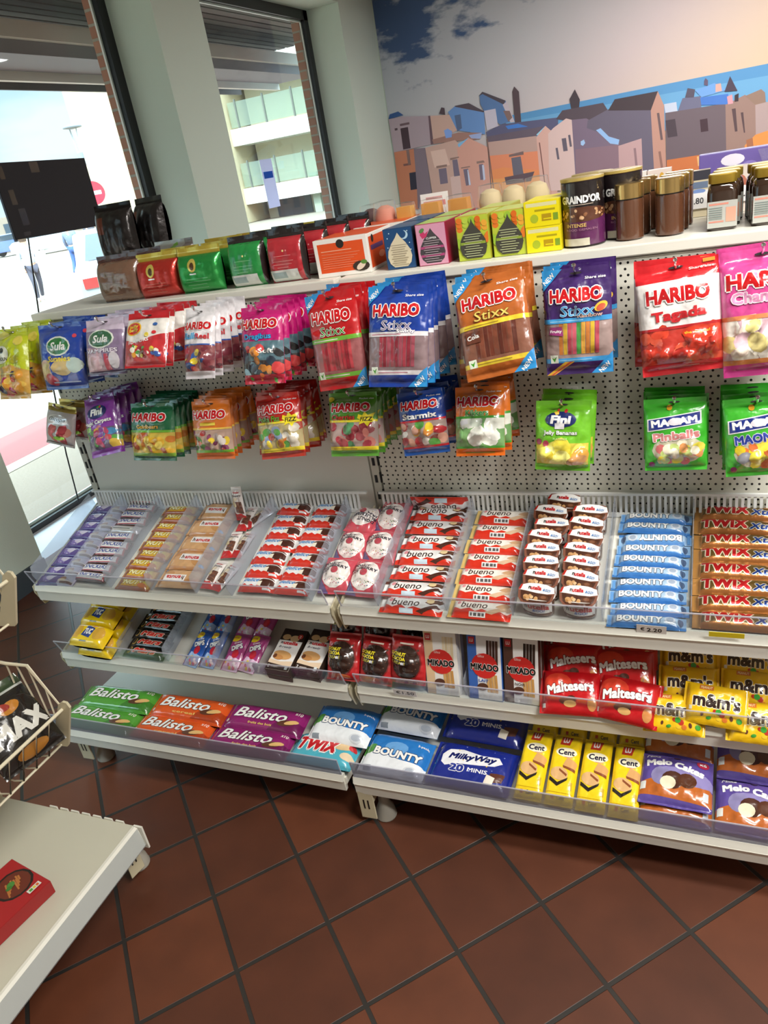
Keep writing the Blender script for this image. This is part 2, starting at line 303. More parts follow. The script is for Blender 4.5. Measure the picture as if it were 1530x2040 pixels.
MURAL = [('5a8aac',[(-0.93,1.75),(1.44,1.77),(1.46,1.31),(-0.95,1.53)]),('4a7ba2',[(-0.93,1.75),(1.44,1.77),(1.44,1.68),(-0.94,1.7)]),('948790',[(-2.09,1.92),(-1.94,1.92),(-1.68,1.88),(-1.68,1.63),(-2.08,1.62)]),('2c4a78',[(-2.09,1.92),(-2.07,1.96),(-1.98,1.97),(-1.93,1.93)]),('3d2f38',[(-1.98,1.82),(-1.9,1.82),(-1.9,1.63),(-1.98,1.63)]),('5d4a50',[(-1.98,1.86),(-1.88,1.86),(-1.88,1.84),(-1.98,1.84)]),('4d4048',[(-2.04,1.83),(-2.01,1.83),(-2.01,1.81),(-2.04,1.81)]),('a66d55',[(-2.08,1.62),(-1.87,1.62),(-1.89,1.25),(-1.9,1.06),(-2.11,1.08)]),('2b2b3a',[(-1.95,1.41),(-1.88,1.41),(-1.88,1.25),(-1.96,1.25)]),('6a4a48',[(-2.0,1.5),(-1.92,1.5),(-1.92,1.48),(-2.0,1.48)]),('6f5a58',[(-1.95,1.62),(-1.92,1.62),(-1.92,1.49),(-1.95,1.48)]),('706470',[(-1.87,1.62),(-1.75,1.61),(-1.74,1.05),(-1.91,1.07),(-1.89,1.26)]),('ad9187',[(-1.68,1.88),(-1.42,1.85),(-1.41,1.71),(-1.68,1.63)]),('5a4850',[(-1.68,1.88),(-1.66,1.88),(-1.66,1.63),(-1.69,1.63)]),('463a42',[(-1.57,1.88),(-1.54,1.93),(-1.51,1.92),(-1.51,1.86)]),('5b7cab',[(-1.48,1.88),(-1.4,1.92),(-1.13,1.83),(-1.14,1.63),(-1.41,1.71)]),('4a5a78',[(-1.42,1.84),(-1.36,1.84),(-1.36,1.72),(-1.41,1.7)]),('4a4048',[(-1.41,1.92),(-1.27,1.92),(-1.12,1.82),(-1.14,1.82),(-1.4,1.91)]),('4d6890',[(-1.16,1.89),(-1.16,1.96),(-1.13,1.99),(-0.92,1.88),(-0.86,1.7),(-0.99,1.69),(-1.13,1.83)]),('463f46',[(-1.17,1.96),(-1.13,1.99),(-0.92,1.88),(-0.94,1.85),(-1.13,1.97)]),('a79da6',[(-0.95,1.85),(-0.91,1.87),(-0.85,1.69),(-0.89,1.69)]),('a7a3b0',[(-1.13,1.83),(-1.02,1.83),(-1.01,1.68),(-1.12,1.66)]),('6f5a58',[(-0.95,1.8),(-0.89,1.79),(-0.87,1.73),(-0.91,1.7)]),('4a3d42',[(-0.85,1.94),(-0.83,1.98),(-0.79,1.93),(-0.79,1.67),(-0.85,1.68)]),('50506a',[(-1.13,1.65),(-0.97,1.69),(-0.45,1.66),(-0.46,1.53),(-1.12,1.57)]),('3f6cae',[(-0.94,1.67),(-0.82,1.67),(-0.73,1.63),(-0.92,1.64)]),('8a6a62',[(-1.67,1.67),(-1.4,1.69),(-1.17,1.65),(-1.19,1.6),(-1.44,1.62),(-1.66,1.63)]),('6f8cc4',[(-1.54,1.73),(-1.5,1.74),(-1.46,1.71),(-1.47,1.66),(-1.53,1.66)]),('8794b8',[(-1.3,1.65),(-1.17,1.65),(-1.19,1.6),(-1.28,1.62)]),('ad9087',[(-1.75,1.61),(-1.44,1.63),(-1.38,1.57),(-1.41,1.0),(-1.73,1.05)]),('c0a69c',[(-1.7,1.57),(-1.55,1.57),(-1.52,1.42),(-1.68,1.42)]),('b9a09c',[(-1.53,1.31),(-1.39,1.33),(-1.41,1.07),(-1.53,1.08)]),('b68a7e',[(-1.43,1.56),(-1.31,1.63),(-1.13,1.52),(-1.14,0.97),(-1.43,1.01)]),('6f9fd8',[(-1.42,1.59),(-1.3,1.63),(-1.41,1.56)]),('686070',[(-1.64,1.4),(-1.56,1.4),(-1.56,1.26),(-1.64,1.26)]),('7d6660',[(-1.66,1.43),(-1.55,1.43),(-1.55,1.41),(-1.66,1.41)]),('686070',[(-1.49,1.46),(-1.44,1.46),(-1.43,1.31),(-1.49,1.31)]),('7d6660',[(-1.51,1.48),(-1.42,1.48),(-1.42,1.47),(-1.51,1.46)]),('686070',[(-1.39,1.36),(-1.34,1.36),(-1.33,1.21),(-1.38,1.21)]),('7d6660',[(-1.41,1.38),(-1.32,1.38),(-1.32,1.37),(-1.41,1.37)]),('686070',[(-1.23,1.38),(-1.19,1.38),(-1.18,1.24),(-1.23,1.24)]),('7d6660',[(-1.25,1.41),(-1.18,1.41),(-1.17,1.39),(-1.25,1.39)]),('a9b0cc',[(-1.35,1.35),(-1.34,1.35),(-1.33,1.21),(-1.35,1.21)]),('a9b0cc',[(-1.2,1.37),(-1.18,1.37),(-1.18,1.24),(-1.2,1.23)]),('a2877f',[(-1.12,1.57),(-0.66,1.55),(-0.65,0.9),(-1.13,0.97)]),('c27a5c',[(-1.12,1.44),(-0.65,1.41),(-0.65,0.9),(-1.13,0.97)]),('de7d52',[(-1.12,1.31),(-1.0,1.32),(-0.64,1.24),(-0.65,0.9),(-1.13,0.97)]),('f08a58',[(-1.12,1.23),(-0.64,1.2),(-0.65,0.9),(-1.13,0.97)]),('5a505c',[(-1.13,1.61),(-0.65,1.61),(-0.59,1.61),(-0.66,1.54),(-1.12,1.56)]),('7fb0e8',[(-0.66,1.55),(-0.57,1.61),(-0.64,1.54)]),('5d5a66',[(-0.91,1.39),(-0.82,1.39),(-0.8,1.18),(-0.9,1.17)]),('6a5858',[(-0.93,1.42),(-0.79,1.43),(-0.79,1.4),(-0.93,1.4)]),('55474e',[(-0.99,1.23),(-0.7,1.24),(-0.74,1.16),(-0.98,1.16)]),('b8948a',[(-0.66,1.53),(-0.57,1.61),(-0.49,1.53),(-0.5,0.88),(-0.65,0.9)]),('6f5650',[(-1.13,1.59),(-1.12,1.59),(-1.1,1.07),(-1.11,1.07)]),('6f4a45',[(-0.64,1.48),(-0.63,1.48),(-0.6,1.05),(-0.61,1.05)]),('4b4148',[(-0.47,1.65),(-0.41,1.71),(-0.05,1.71),(-0.01,1.64),(-0.21,1.57),(-0.34,1.61)]),('3c3439',[(-0.34,1.79),(-0.29,1.86),(-0.25,1.77),(-0.26,1.71),(-0.33,1.71)]),('b8a09c',[(-0.55,1.54),(-0.5,1.58),(-0.38,1.64),(-0.33,1.62),(-0.32,1.02),(-0.57,1.05)]),('57505c',[(-0.43,1.48),(-0.39,1.48),(-0.38,1.37),(-0.42,1.37)]),('57505c',[(-0.37,1.5),(-0.35,1.5),(-0.34,1.4),(-0.36,1.4)]),('57505c',[(-0.49,1.41),(-0.47,1.41),(-0.46,1.31),(-0.48,1.31)]),('6a5c6c',[(-0.33,1.62),(-0.2,1.61),(0.1,1.39),(0.07,0.96),(-0.32,1.02)]),('76606a',[(-0.31,1.37),(0.07,1.35),(0.07,0.96),(-0.32,1.02)]),('5a5462',[(-0.19,1.59),(-0.01,1.65),(0.35,1.6),(0.38,0.92),(0.07,0.96),(0.08,1.39),(-0.2,1.53)]),('3c3236',[(-0.01,1.64),(0.05,1.72),(0.41,1.72),(0.36,1.58)]),('9f796c',[(0.35,1.58),(0.41,1.72),(0.46,1.6),(0.48,0.9),(0.38,0.92)]),('5c4a4c',[(0.4,1.55),(0.42,1.55),(0.45,1.33),(0.43,1.33)]),('7a5a52',[(0.41,1.24),(0.43,1.24),(0.45,1.1),(0.43,1.1)]),('7f9fcb',[(-0.12,1.5),(-0.08,1.51),(-0.01,1.43),(0.08,1.39),(0.07,1.35),(-0.0,1.37)]),('8aa6d6',[(-0.26,1.43),(-0.23,1.44),(-0.22,1.41),(-0.24,1.39),(-0.26,1.4)]),('a28585',[(0.07,1.34),(0.27,1.37),(0.28,0.93),(0.07,0.96)]),('7d6468',[(0.2,1.3),(0.22,1.3),(0.24,1.06),(0.22,1.06)]),('a3a9b6',[(0.46,1.61),(0.56,1.61),(0.57,1.53),(0.47,1.54)]),('5d5c70',[(0.57,1.53),(0.61,1.63),(0.76,1.62),(0.76,1.5)]),('5c5056',[(0.47,1.54),(0.95,1.53),(0.98,0.83),(0.48,0.9)]),('5f86b4',[(0.71,1.67),(0.86,1.7),(0.96,1.63),(0.76,1.61)]),('3f66a6',[(0.75,1.61),(0.97,1.6),(0.97,1.52),(0.76,1.55)]),('4a4450',[(0.63,1.63),(0.65,1.7),(0.71,1.68),(0.7,1.62)]),('3f3440',[(0.94,1.62),(0.98,1.73),(1.04,1.61)]),('51465a',[(0.78,1.7),(0.78,1.73),(0.79,1.75),(0.81,1.73),(0.81,1.69)]),('b08a80',[(0.87,1.63),(0.87,1.69),(0.91,1.69),(0.92,1.63)]),('3a2a30',[(0.75,1.44),(0.81,1.44),(0.82,1.34),(0.76,1.34)]),('40363c',[(0.47,1.48),(0.55,1.48),(0.57,1.34),(0.49,1.34)]),('a8623a',[(0.48,1.16),(0.96,1.16),(0.98,0.83),(0.48,0.9)]),('d99a68',[(0.73,1.15),(0.82,1.15),(0.83,1.08),(0.74,1.07)]),('e0823c',[(0.84,1.12),(0.96,1.14),(0.96,1.07),(0.84,1.07)]),('806860',[(0.95,1.52),(1.1,1.57),(1.18,1.48),(1.22,0.8),(0.98,0.83)]),('4a3a3c',[(1.0,1.48),(1.03,1.48),(1.05,1.3),(1.03,1.3)]),('4a3a3c',[(1.07,1.44),(1.09,1.44),(1.11,1.28),(1.1,1.28)]),('4a3a3c',[(1.01,1.16),(1.03,1.16),(1.04,1.06),(1.03,1.06)]),('b08088',[(0.96,1.58),(1.0,1.59),(1.01,1.52),(0.97,1.52)]),('33282e',[(1.02,1.58),(1.05,1.59),(1.05,1.53),(1.02,1.53)]),('7a6458',[(1.1,1.56),(1.22,1.59),(1.25,1.56),(1.26,1.48),(1.18,1.48)]),('92807e',[(1.18,1.48),(1.45,1.5),(1.49,0.76),(1.22,0.8)]),('c07a40',[(1.11,1.18),(1.19,1.25),(1.46,1.3),(1.49,0.76),(1.13,0.81)]),('f0a850',[(1.12,1.12),(1.26,1.16),(1.29,1.02),(1.13,1.04)]),('8a5a40',[(1.12,1.22),(1.17,1.23),(1.18,1.15),(1.13,1.15)])]

mu = MB(); mu.face([(-2.09, 6.148, .6), (3.2, 6.148, .6), (3.2, 6.148, 3), (-2.09, 6.148, 3)])
def up(c): return ''.join('%02x' % min(255, int(int(c[i:i+2], 16)*1.3)) for i in (0, 2, 4))
MURAL = [(c, [(3.15-x, z) for x, z in ps]) for c, ps in MURAL if max(p[0] for p in ps) < 1.9]+MURAL
for i, (c, ps) in enumerate(MURAL):
    mu.face([(min(max(p[0], -2.09), 3.2), 6.147-.00006*i, p[1]) for p in ps], up(c), 1)
struct('wall_mural', mu, [mural_sky(), MURALP])
tag(bpy.data.objects['wall_mural'], 'photo wallpaper of an old seaside town at dusk covering the back wall', 'mural', kind='structure')

# ================================================================== OUTSIDE THE WINDOWS
GZ = -.12
PAVE = mat('pale_paving', '8c7a68', .8, bump=(40, .004, 4)); REDP = mat('red_cycle_path', '8a4a48', .8); ROADM = mat('grey_asphalt', '7a7064', .85, bump=(60, .004, 4))
pv = MB(); pv.box(-4.05, -2.585, -8, 40, GZ-.1, GZ); struct('pavement', pv, PAVE)
pv = MB(); pv.box(-4.22, -4.05, -8, 40, GZ-.1, GZ+.004); struct('kerb', pv, mat('cream_kerb_stone', '9c9482', .8))
pv = MB(); pv.box(-5.0, -4.22, -8, 40, GZ-.1, GZ-.002); struct('path', pv, REDP)
pv = MB(); pv.box(-90, -5.0, -30, 90, GZ-.12, GZ-.02); struct('road', pv, ROADM)
CANB = mat('dark_canopy_boards', '4a4444', .8); CANW = mat('pale_canopy_fascia', 'cfcac2', .6)
t = thing('canopy', 'dark boarded canopy with pale edge beams outside above the windows', 'canopy', Tr(-3.2, 2.8, 2.46))
c = MB(); c.box(-1.0, .6, -6, 4.3, .42, .5, '463f3e')
for i in range(14): c.box(-1.0+i*.115, -.91+i*.115, -6, 4.3, .40, .42, '565050' if i % 2 else '3c3636')
c.box(-1.03, -1.0, -6, 4.3, .06, .5, '3f3a3a'); obj('roof_boards', c.mesh('roof_boards', MATT), t)
c = MB(); c.box(-.05, .0, -6, 4.3, .16, .26); c.box(-.55, -.5, -6, 4.3, .02, .12); obj('edge_beam', c.mesh('edge_beam', CANW), t)
c = MB(); c.box(-.5, -.05, -6, 4.3, .08, .20); obj('soffit', c.mesh('soffit', mat('grey_soffit', '77757c', .7)), t)

def facade(name, label, x0, x1, y, top, floors, z0=GZ, door=None, rail=True, wallc='beb299'):
    t = thing(name, label, 'building', Tr(x0, y, z0)); wd = x1-x0
    m = MB(); m.box(0, wd, 0, 6, 0, top); obj('wall', m.mesh('wall', mat('cream_brickwork', wallc, .85)), t)
    for z in floors:
        s_ = MB(); s_.box(-.3, wd, -1.6, 0, z, z+.75); obj('balcony_slab', s_.mesh('balcony_slab', mat('white_render', 'bcbab2', .7)), t)
        g = MB(); g.box(-.2, wd, -1.55, -1.53, z+.8, z+1.9); gl = obj('balcony_glass', g.mesh('balcony_glass', clear_mat('balcony_glass', 'eef6f0', .25, 'c8d6cc')), t)
        p = MB(); k = 0.2
        while k < wd: p.box(k, k+.07, -1.6, -1.5, z+.75, z+2.0); k += 1.55
        obj('railing_posts', p.mesh('railing_posts', mat('grey_rail', '5c5f58', .5)), gl)
    return t
fa = facade('apartment_building', 'cream building with two glass balconies seen through the window nearest the mural', -20.5, -8, 36, 14, (1.35, 4.05, 6.9), GZ-.5)
m = MB(); m.box(4.7, 6.6, -.1, .02, 0, 2.2, '8f7458'); m.box(4.95, 6.3, -.13, -.1, .1, 2.0, '3a3f48'); m.box(4.95, 6.3, -.15, -.13, .9, 1.05, 'c9a84a'); obj('shop_door', m.mesh('shop_door', MATT), fa)
m = MB(); m.box(.6, 2.6, -.1, .02, .2, 2.1, '4a4a52'); m.box(3.3, 3.7, -1.2, -.8, 0, 2.3, '98a08e'); obj('shop_window', m.mesh('shop_window', MATT), fa)
facade('corner_building', 'tall plain cream building beside the brick window edge', -29.9, -20.8, 34, 16, (), GZ, rail=False, wallc='c4b492')
def row(name, label, x0, y0, x1, y1, h, col):
    d = Vector((x1-x0, y1-y0, 0)); L = d.length; a = math.atan2(d.y, d.x)
    t = thing(name, label, 'building', Tr(x0, y0, GZ) @ Matrix.Rotation(a, 4, 'Z'))
    m = MB(); m.box(0, L, 0, 5, 0, h); obj('wall', m.mesh('wall', mat(name+'_wall', col, .9)), t)
    w = MB(); k = .6
    while k < L-1.5: w.box(k, k+1.3, -.03, .05, .8, 2.1); k += 2.3
    obj('window', w.mesh('window', mat('dark_glazing', '3f4a55', .2)), t)
row('shop_row', 'low row of shops far across the square below the dark poster', -62, 38, -38, 58, 2.6, '8d8074')
# ================================================================== PRINTED PACKS
# A pack's face is drawn as flat coloured shapes and letters in fractions of its width and height, cut along a grid and
# laid onto the pack's own bulging surface, so print and pack are one mesh.
_txt = {}
def letters(s, off=0.0, shear=0.0):
    k = (s, off, shear)
    if k not in _txt:
        c = bpy.data.curves.new('lettering', 'FONT'); c.body = s; c.offset = off; c.shear = shear; c.resolution_u = 2
        o = bpy.data.objects.new('lettering', c); COL.objects.link(o)
        me = bpy.data.meshes.new_from_object(o.evaluated_get(bpy.context.evaluated_depsgraph_get()))
        _txt[k] = ([(v.co.x, v.co.y) for v in me.vertices], [tuple(p.vertices) for p in me.polygons])
        bpy.data.objects.remove(o); bpy.data.meshes.remove(me); bpy.data.curves.remove(c)
    return _txt[k]

def ell(cx, cy, rx, ry, n=14, rot=0):
    a = radians(rot)
    return [(cx+rx*cos(t)*cos(a)-ry*sin(t)*sin(a), cy+rx*cos(t)*sin(a)+ry*sin(t)*cos(a)) for t in (2*pi*i/n for i in range(n))]

def expand(ops, W, H):
    """ops -> [(points in metres, colour)] in drawing order"""
    out = []
    for op in ops:
        k = op[0]
        if k == 'r': x0, y0, x1, y1, c = op[1:6]; out.append(([(x0*W, y0*H), (x1*W, y0*H), (x1*W, y1*H), (x0*W, y1*H)], c))
        elif k == 'e':
            cx, cy, rx, ry, c = op[1:6]; out.append((ell(cx*W, cy*H, rx*W, ry*H, 14, op[6] if len(op) > 6 else 0), c))
        elif k == 'c': out.append((ell(op[1]*W, op[2]*H, op[3]*W, op[3]*W, 16), op[4]))
        elif k == 'p': out.append(([(x*W, y*H) for x, y in op[1]], op[2]))
        elif k == 's':                                   # scatter of round sweets: seed, count, box, radii (of W), colours
            seed, n, x0, y0, x1, y1, r0, r1, cols = op[1:10]; R = random.Random(seed)
            for i in range(n):
                r = R.uniform(r0, r1)*W; cx = R.uniform(x0, x1)*W; cy = R.uniform(y0, y1)*H; cc = R.choice(cols)
                out.append((ell(cx, cy, r, r*R.uniform(.6, 1), 9, R.uniform(0, 180)), cc, .35))
        elif k == 'k':                                   # slanted sticks: count, box, colours, lean
            n, x0, y0, x1, y1, cols, lean = op[1:8]; st = (x1-x0)/n
            for i in range(n):
                a = x0+i*st; out.append(([(a*W, y0*H), ((a+st*.86)*W, y0*H), ((a+st*.86+lean)*W, y1*H), ((a+lean)*W, y1*H)], cols[i % len(cols)]))
        elif k == 't':                                   # text: string, cx, cy, w, h, colour, {b, o, ow, sh, rot}
            s, cx, cy, w, h, c = op[1:7]; q = op[7] if len(op) > 7 else {}
            sh = q.get('sh', 0); b = q.get('b', .02)
            v0, f0 = letters(s, 0.0, sh)
            ow = q.get('ow', .06) if 'o' in q else 0
            xs = [v[0] for v in v0]; ys = [v[1] for v in v0]; x0, x1, y0, y1 = min(xs)-b, max(xs)+b, min(ys)-b, max(ys)+b
            sx = w*W/max(x1-x0, 1e-6); sy = h*H/max(y1-y0, 1e-6); mx, my = (x0+x1)/2, (y0+y1)/2
            a = radians(q.get('rot', 0)); ca, sa = cos(a), sin(a); arc = q.get('arc', 0)
            def put_at(dx, dy):
                r = []
                for x, y in v0:
                    X = (x+dx-mx)*sx; Y = (y+dy-my)*sy
                    if arc: Y += arc*H*(1-(2*X/(w*W))**2)
                    r.append((cx*W+X*ca-Y*sa, cy*H+X*sa+Y*ca))
                return [[r[i] for i in p] for p in f0]
            # thickened by repeating the letters around a small circle, each a hair above the last
            lay = []
            if ow: lay.append((b+ow, 8, q['o']))
            lay.append((b, 4 if b > .008 else 0, c))
            for rad, n, cc in lay:
                if rad < .03 or not n: out.append((put_at(0, 0), cc, .14))
                for i in range(n):
                    g = 2*pi*(i+.5)/n; out.append((put_at(rad*cos(g)*1.1, rad*sin(g)*1.1), cc, .14 if i < n-1 else 1))
    return out

def ccw(p):
    a = sum(p[i-1][0]*p[i][1]-p[i][0]*p[i-1][1] for i in range(len(p)))
    return p if a > 0 else p[::-1]
EPS = .0001
def surface(ops, W, H, base, Hf, xs, ys, dest, place, Hn=None):
    """cut the drawing along xs, ys and lay it on height field Hf; dest(cx, cy) -> MB; place(x, y, z, n) -> point, normal"""
    bm = bmesh.new(); ci = bm.faces.layers.int.new('c'); pal = []
    def add(pts, k, c):
        if c not in pal: pal.append(c)
        pts = ccw(pts)
        try: f = bm.faces.new([bm.verts.new((p[0], p[1], k)) for p in pts])
        except ValueError: return
        f[ci] = pal.index(c)
    add([(0, 0), (W, 0), (W, H), (0, H)], 0, base)
    k = 1
    for e_ in expand(ops, W, H):
        pts, c = e_[:2]
        if pts and isinstance(pts[0], list):
            for p in pts: add(p, k, c)
        else: add(pts, k, c)
        k += e_[2] if len(e_) > 2 else 1
    def cut(co, no, outer=False):
        bmesh.ops.bisect_plane(bm, geom=bm.verts[:]+bm.edges[:]+bm.faces[:], dist=1e-7, plane_co=co, plane_no=no, clear_outer=outer)
    for co, no in (((0, 0, 0), (-1, 0, 0)), ((W, 0, 0), (1, 0, 0)), ((0, 0, 0), (0, -1, 0)), ((0, H, 0), (0, 1, 0))): cut(co, no, True)
    for x in xs[1:-1]: cut((x, 0, 0), (1, 0, 0))
    for y in ys[1:-1]: cut((0, y, 0), (0, 1, 0))
    G = [[Hf(x, y) for x in xs] for y in ys]
    import bisect as bi
    def hz(x, y):
        i = min(max(bi.bisect_right(xs, x)-1, 0), len(xs)-2); j = min(max(bi.bisect_right(ys, y)-1, 0), len(ys)-2)
        a = min(max((x-xs[i])/(xs[i+1]-xs[i]), 0), 1); b = min(max((y-ys[j])/(ys[j+1]-ys[j]), 0), 1)
        p, q, r, s = G[j][i], G[j][i+1], G[j+1][i], G[j+1][i+1]
        return p+a*(q-p)+b*(s-q) if a > b else p+b*(r-p)+a*(s-r)
    # every cell is split along one diagonal so that print and pack share the same two flat facets
    cells = {}
    for f in bm.faces:
        m_ = f.calc_center_median(); cells.setdefault((bi.bisect_right(xs, m_.x)-1, bi.bisect_right(ys, m_.y)-1), []).append(f)
    for (i, j), fs in cells.items():
        if len(fs) < 2 or not (0 <= i < len(xs)-1 and 0 <= j < len(ys)-1): continue
        if abs(G[j][i]+G[j+1][i+1]-G[j][i+1]-G[j+1][i]) < 3e-5: continue
        dx, dy = xs[i+1]-xs[i], ys[j+1]-ys[j]
        g = set(fs)
        for f in fs: g.update(f.edges); g.update(f.verts)
        bmesh.ops.bisect_plane(bm, geom=list(g), dist=1e-7, plane_co=(xs[i], ys[j], 0), plane_no=(dy, -dx, 0))
    d = .0012; vn = {}; Hg = Hf; Hf = Hn or Hf                    # fine creases live in the shading normals only
    for v in bm.verts:
        x, y = v.co.x, v.co.y
        gx = (Hf(min(x+d, W), y)-Hf(max(x-d, 0), y))/(2*d); gy = (Hf(x, min(y+d, H))-Hf(x, max(y-d, 0)))/(2*d)
        gx = max(-1.6, min(1.6, gx)); gy = max(-1.6, min(1.6, gy))
        n = Vector((-gx, -gy, 1)).normalized()
        z = hz(x, y)+(v.co.z*EPS+EPS if v.co.z > .5 else 0)
        vn[v] = place(x, y, z, n)
    idx = {}
    for f in bm.faces:
        c = f.calc_center_median(); mb = dest(c.x, c.y); ii = []
        for v in f.verts:
            kk = (id(mb), v.index, v)
            if kk not in idx: p, n = vn[v]; idx[kk] = mb.vert(p, tuple(n))
            ii.append(idx[kk])
        mb.f.append(ii); mb.c.append(pal[f[ci]]); mb.m.append(0)
    bm.free()

def spaced(a, b, n, e=.55):
    r = []
    for i in range(n+1):
        t = i/n; r.append(a+(b-a)*((1-e)*t+e*(1-cos(pi*t))/2))
    return r

def crease(seed, amp, W):
    R = random.Random(seed); wv = [(R.uniform(.7, 2.6)*2*pi/W*cos(a), R.uniform(.7, 2.6)*2*pi/W*sin(a), R.uniform(0, 6.3), R.uniform(.3, 1)) for a in [R.uniform(0, pi) for _ in range(7)]]
    def f(x, y): return amp*sum(abs(sin(a*x+b*y+c))*k for a, b, c, k in wv)/len(wv)
    return f

DES = {}
def pack(name, W, H, T, base, ops, kind='bag', e0=.06, e1=.1, fin=FILM, amp=None, back=None, seed=None, lumps=None, seal=None, box=2.6, bk=.8):
    """kind 'bag': sealed at top and bottom; 'bar': sealed at its two ends; both bulge by T in front"""
    amp = amp if amp is not None else .5 if kind == 'bag' else .16
    DES[name] = dict(W=W, H=H, T=T, base=base, ops=ops, kind=kind, e0=e0, e1=e1, fin=fin, amp=amp, back=back or base, seed=seed or len(name)*7+int(W*1e4), lumps=lumps, seal=seal or base, box=box, bk=bk)

_built = {}
def build(name):
    if name in _built: return _built[name]
    d = DES[name]; W, H, T = d['W'], d['H'], d['T']
    if d['kind'] == 'carton': r = build_carton(name, d); _built[name] = r; return r
    bag = d['kind'] == 'bag'; cr = crease(d['seed'], 1, min(W, H) if bag else W*.5)
    a0, a1 = (d['e0']*H, H-d['e1']*H) if bag else (d['e0']*W, W-d['e1']*W)
    lump = []
    if d['lumps']:
        n, x0, y0, x1, y1, r, h = d['lumps']; R = random.Random(d['seed'])
        lump = [(R.uniform(x0, x1)*W, R.uniform(y0, y1)*H, r*W*R.uniform(.7, 1.2), h) for _ in range(n)]
    bx = d['box']
    def Hf(x, y, fine=False):
        if bag: u = 2*x/W-1; v = (y-a0)/(a1-a0)*2-1
        else: u = 2*y/H-1; v = (x-a0)/(a1-a0)*2-1
        if abs(v) >= 1 or abs(u) >= 1:
            return .0005 + (.0015*sin(x*90+d['seed']) if bag and abs(u) < 1 else 0)*min(abs(abs(v)-1)*6, 1)
        f = (1-abs(u)**bx)**.5*(1-abs(v)**(3 if bag else 7))**.6
        z = T*f*(1-d['amp']+d['amp']*2*(cr(x, y) if fine else .62))
        for lx, ly, lr, lh in lump:
            q = ((x-lx)**2+(y-ly)**2)/(lr*lr)
            if q < 1: z += lh*(1-q)*min(f*1.5, 1)
        return z+.0005
    body, s0, s1 = MB(), MB(), MB()
    big = max(W, H) > .12 and bag
    if bag: xs = spaced(0, W, 14 if big else 10); ys = [0, a0*.5]+spaced(a0, a1, 16 if big else 12)+[a1+(H-a1)*.5, H]
    else: ys = spaced(0, H, 8, .8); xs = [0, a0*.5]+spaced(a0, a1, 14, .7)+[a1+(W-a1)*.5, W]
    def dest(cx, cy):
        q = cy if bag else cx
        return s0 if q < a0 else s1 if q > a1 else body
    def place(x, y, z, n): return (x-W/2, y-H/2, z), n
    surface(d['ops'], W, H, d['base'], Hf, xs, ys, dest, place, lambda x, y: Hf(x, y, True))
    # plain back
    def bk(x, y, z, n):
        q = y if bag else x
        return (x-W/2, y-H/2, z-.001 if q <= a0 or q >= a1 else -z*d['bk']-.0004), (-n[0], -n[1], -n[2])
    bxs = xs[::2] if xs[-1] in xs[::2] else xs[::2]+[xs[-1]]
    mb2 = MB(); surface([], W, H, d['back'], Hf, xs[:2]+xs[2:-2:2]+xs[-2:], ys[:2]+ys[2:-2:2]+ys[-2:], lambda a, b: mb2, bk)
    off = len(body.v); body.v += mb2.v; body.n += mb2.n; body.f += [[i+off for i in f][::-1] for f in mb2.f]; body.c += mb2.c; body.m += mb2.m; body.has_n = True
    nm = ('top_seal', 'bottom_seal') if bag else ('crimped_end', 'crimped_end')
    parts = [(nm[1], s0), (nm[0], s1)]
    r = [('body', body.mesh(name, d['fin']))]+[(n, m.mesh(n, d['fin'])) for n, m in parts if m.f]
    _built[name] = r; return r

def carton(name, W, H, D, base, ops, top=None, right=None, left=None, fin=CARD, sides=None):
    """front is W x H facing +Z (local), depth D behind it"""
    DES[name] = dict(kind='carton', W=W, H=H, T=D, base=base, ops=ops, top=top, right=right, left=left, fin=fin, sides=sides or base)
def flat_art(mb, ops, W, H, fr):
    k = 0
    for e_ in expand(ops, W, H):
        pts, c = e_[:2]; k += e_[2] if len(e_) > 2 else 1
        n = fr.to_3x3() @ Vector((0, 0, 1))
        for p in (pts if pts and isinstance(pts[0], list) else [pts]):
            q = [(min(max(x, 0), W), min(max(y, 0), H)) for x, y in p]
            mb.face([fr @ Vector((x-W/2, y-H/2, .00012*k)) for x, y in ccw(q)], c, 0)
def build_carton(name, d):
    W, H, D = d['W'], d['H'], d['T']; b = MB(); b.box(-W/2, W/2, -H/2, H/2, -D, 0, d['sides'])
    me0 = b.mesh('core', d['fin'], bevel=.0012)
    mb = MB(); mb.v = [tuple(v.co) for v in me0.vertices]; mb.n = [None]*len(mb.v); mb.f = [list(p.vertices) for p in me0.polygons]
    mb.c = [d['sides']]*len(mb.f); mb.m = [0]*len(mb.f); bpy.data.meshes.remove(me0)
    e = .0014
    mb.face([(-W/2+e, -H/2+e, .0001), (W/2-e, -H/2+e, .0001), (W/2-e, H/2-e, .0001), (-W/2+e, H/2-e, .0001)], d['base'])
    flat_art(mb, d['ops'], W-2*e, H-2*e, Matrix())
    if d['top']: flat_art(mb, d['top'], W-2*e, D-2*e, Tr(0, H/2, -D/2) @ Rx(-90))
    if d['right']: flat_art(mb, d['right'], D-2*e, H-2*e, Tr(W/2, 0, -D/2) @ Ry(90))
    if d['left']: flat_art(mb, d['left'], D-2*e, H-2*e, Tr(-W/2, 0, -D/2) @ Ry(-90))
    return [('body', mb.mesh(name, d['fin']))]

def put(design, name, label, cat, group, M):
    """one pack: body is the thing, sealed ends are its parts"""
    r = build(design); o = obj(name, r[0][1], None, M); tag(o, label, cat, group)
    for n, me in r[1:]: obj(n, me, o)
    return o
